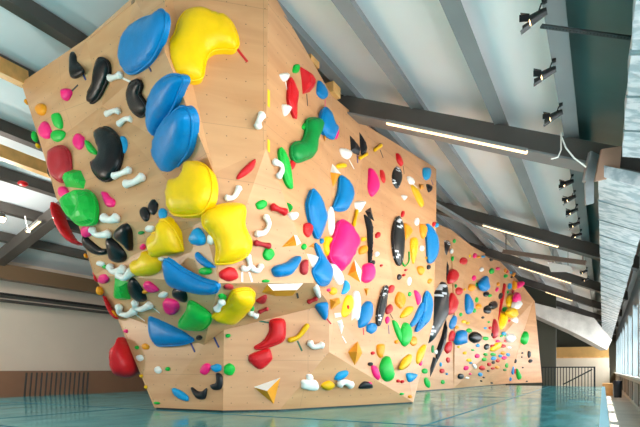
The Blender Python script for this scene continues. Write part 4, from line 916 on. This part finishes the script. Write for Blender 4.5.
# ------------------------------------------------------------------ far end of the hall
e = empty('railing', 'dark steel railing with upright bars behind the far edge of the mat', 'railing', loc=(-1, 18.2, -.4))
ra, rb = P(542, 366.5, 16.2), P(594, 366.5, 16.2); ra.z = rb.z = .6
YR = 18.2; xa, xb = -1.75, -.24
for i in range(18):
    x = xa+(xb-xa)*i/17; ch(obj('baluster', box((x-.012, YR-.012, -.4), (x+.012, YR+.012, .58)), BLACK), e)
ch(obj('handrail', box((xa-.03, YR-.025, .57), (xb+.03, YR+.025, .61)), BLACK), e)
ch(obj('stair_rail', bar((-1.15, YR+.1, .02), (-.3, YR+.1, .52), .04, .04), BLACK), e)
ch(obj('corner_post', box((xb-.02, YR-.03, -.4), (xb+.03, YR+.02, .61)), BLACK), e)
PALE = mat('pale_birch_board', (222, 206, 184), .5, noise=.05, nscale=2); TAN = mat('honey_board', (226, 176, 104), .5, noise=.08, nscale=2)
tag(obj('storage_bench', box((-2.6, 30, -.4), (.3, 31.5, .62)), PALE), 'pale low wooden platform at the far end of the hall', 'platform')
tag(obj('storage_bench', box((-2.6, 32, -.4), (.3, 33, 1.18)), PALE), 'middle pale wooden tier behind the low platform', 'platform')
tag(obj('shelf_board', box((-2.6, 31.9, 1.18), (.3, 33.1, 1.26)), WOOD), 'brown shelf board along the top of the middle tier', 'shelf')
tag(obj('storage_bench', box((-2.6, 34, -.4), (.3, 35.5, 1.9)), TAN), 'honey-coloured tall wooden tier at the back of the hall', 'platform')
o = tag(obj('waste_bin', tube([(.42, 19, -.4), (.42, 19, .15)], [.11, .13], 16), mat('dark_blue_bin', (40, 46, 58), .5)), 'dark bin standing on the walkway below the far windows', 'bin')
o = tag(obj('wooden_step', box((-.02, 20.2, -.4), (.3, 21.5, .02)), WOOD), 'small wooden step at the end of the walkway beside the dark bin', 'step')
# ------------------------------------------------------------------ labels for everything on the wall
CW = dict(lblue='light blue', dyellow='mustard yellow', brick='brick red', dgreen='dark green', dgrey='charcoal', graphic='black printed')
LMK = [it for it in ITEMS if it[7]]
def relation(px, py, lx, ly):
    dx, dy = px-lx, py-ly
    if abs(dx) > 2.2*abs(dy): return 'right of' if dx > 0 else 'left of'
    if abs(dy) > 2.2*abs(dx): return 'below' if dy > 0 else 'above'
    return ('lower' if dy > 0 else 'upper')+' '+('right of' if dx > 0 else 'left of')
SEEN = {}
def prio(it): return 0 if it[6] else 1
for it in sorted(ITEMS, key=prio):
    o, px, py, size, colour, noun, label, lm = it
    if not label:
        cw = CW.get(colour, colour); sz = '' if noun == 'tape strip' else 'tiny ' if size < 5 else 'small ' if size < 13 else 'medium '
        near_l = sorted((l for l in LMK if l is not it), key=lambda l: math.hypot(px-l[1], py-l[2])-l[3]*.35)
        cands = []
        for l in near_l[:3]: cands.append('%s%s %s %s the %s' % (sz, cw, noun, relation(px, py, l[1], l[2]), l[7]))
        a, b = near_l[0], near_l[1]
        for a, b in ((near_l[0], near_l[1]), (near_l[0], near_l[2]), (near_l[1], near_l[2]), (near_l[0], near_l[3]), (near_l[1], near_l[3])):
            cands.append('%s%s %s %s the %s, %s the %s' % (sz, cw, noun, relation(px, py, a[1], a[2]), a[7], relation(px, py, b[1], b[2]), b[7]))
        cands = [c_ for c_ in cands if len(c_.split()) <= 16]
        label = next((c_ for c_ in cands if c_ not in SEEN), None) or cands[0]
    if label in SEEN: print('DUPLABEL', label)
    SEEN[label] = 1
    cat = {'tape strip': 'tape strip', 'wooden volume': 'climbing volume'}.get(noun, 'climbing hold')
    far_ = px > 437
    grp = {'tape strip': 'coloured tape strips marking the routes', 'wooden volume': 'wooden volumes screwed to the wall'}.get(noun,
          'climbing holds on the far wall' if far_ else 'climbing holds on the near wall')
    tag(o, label, cat, grp)
print('ITEMS', len(ITEMS))
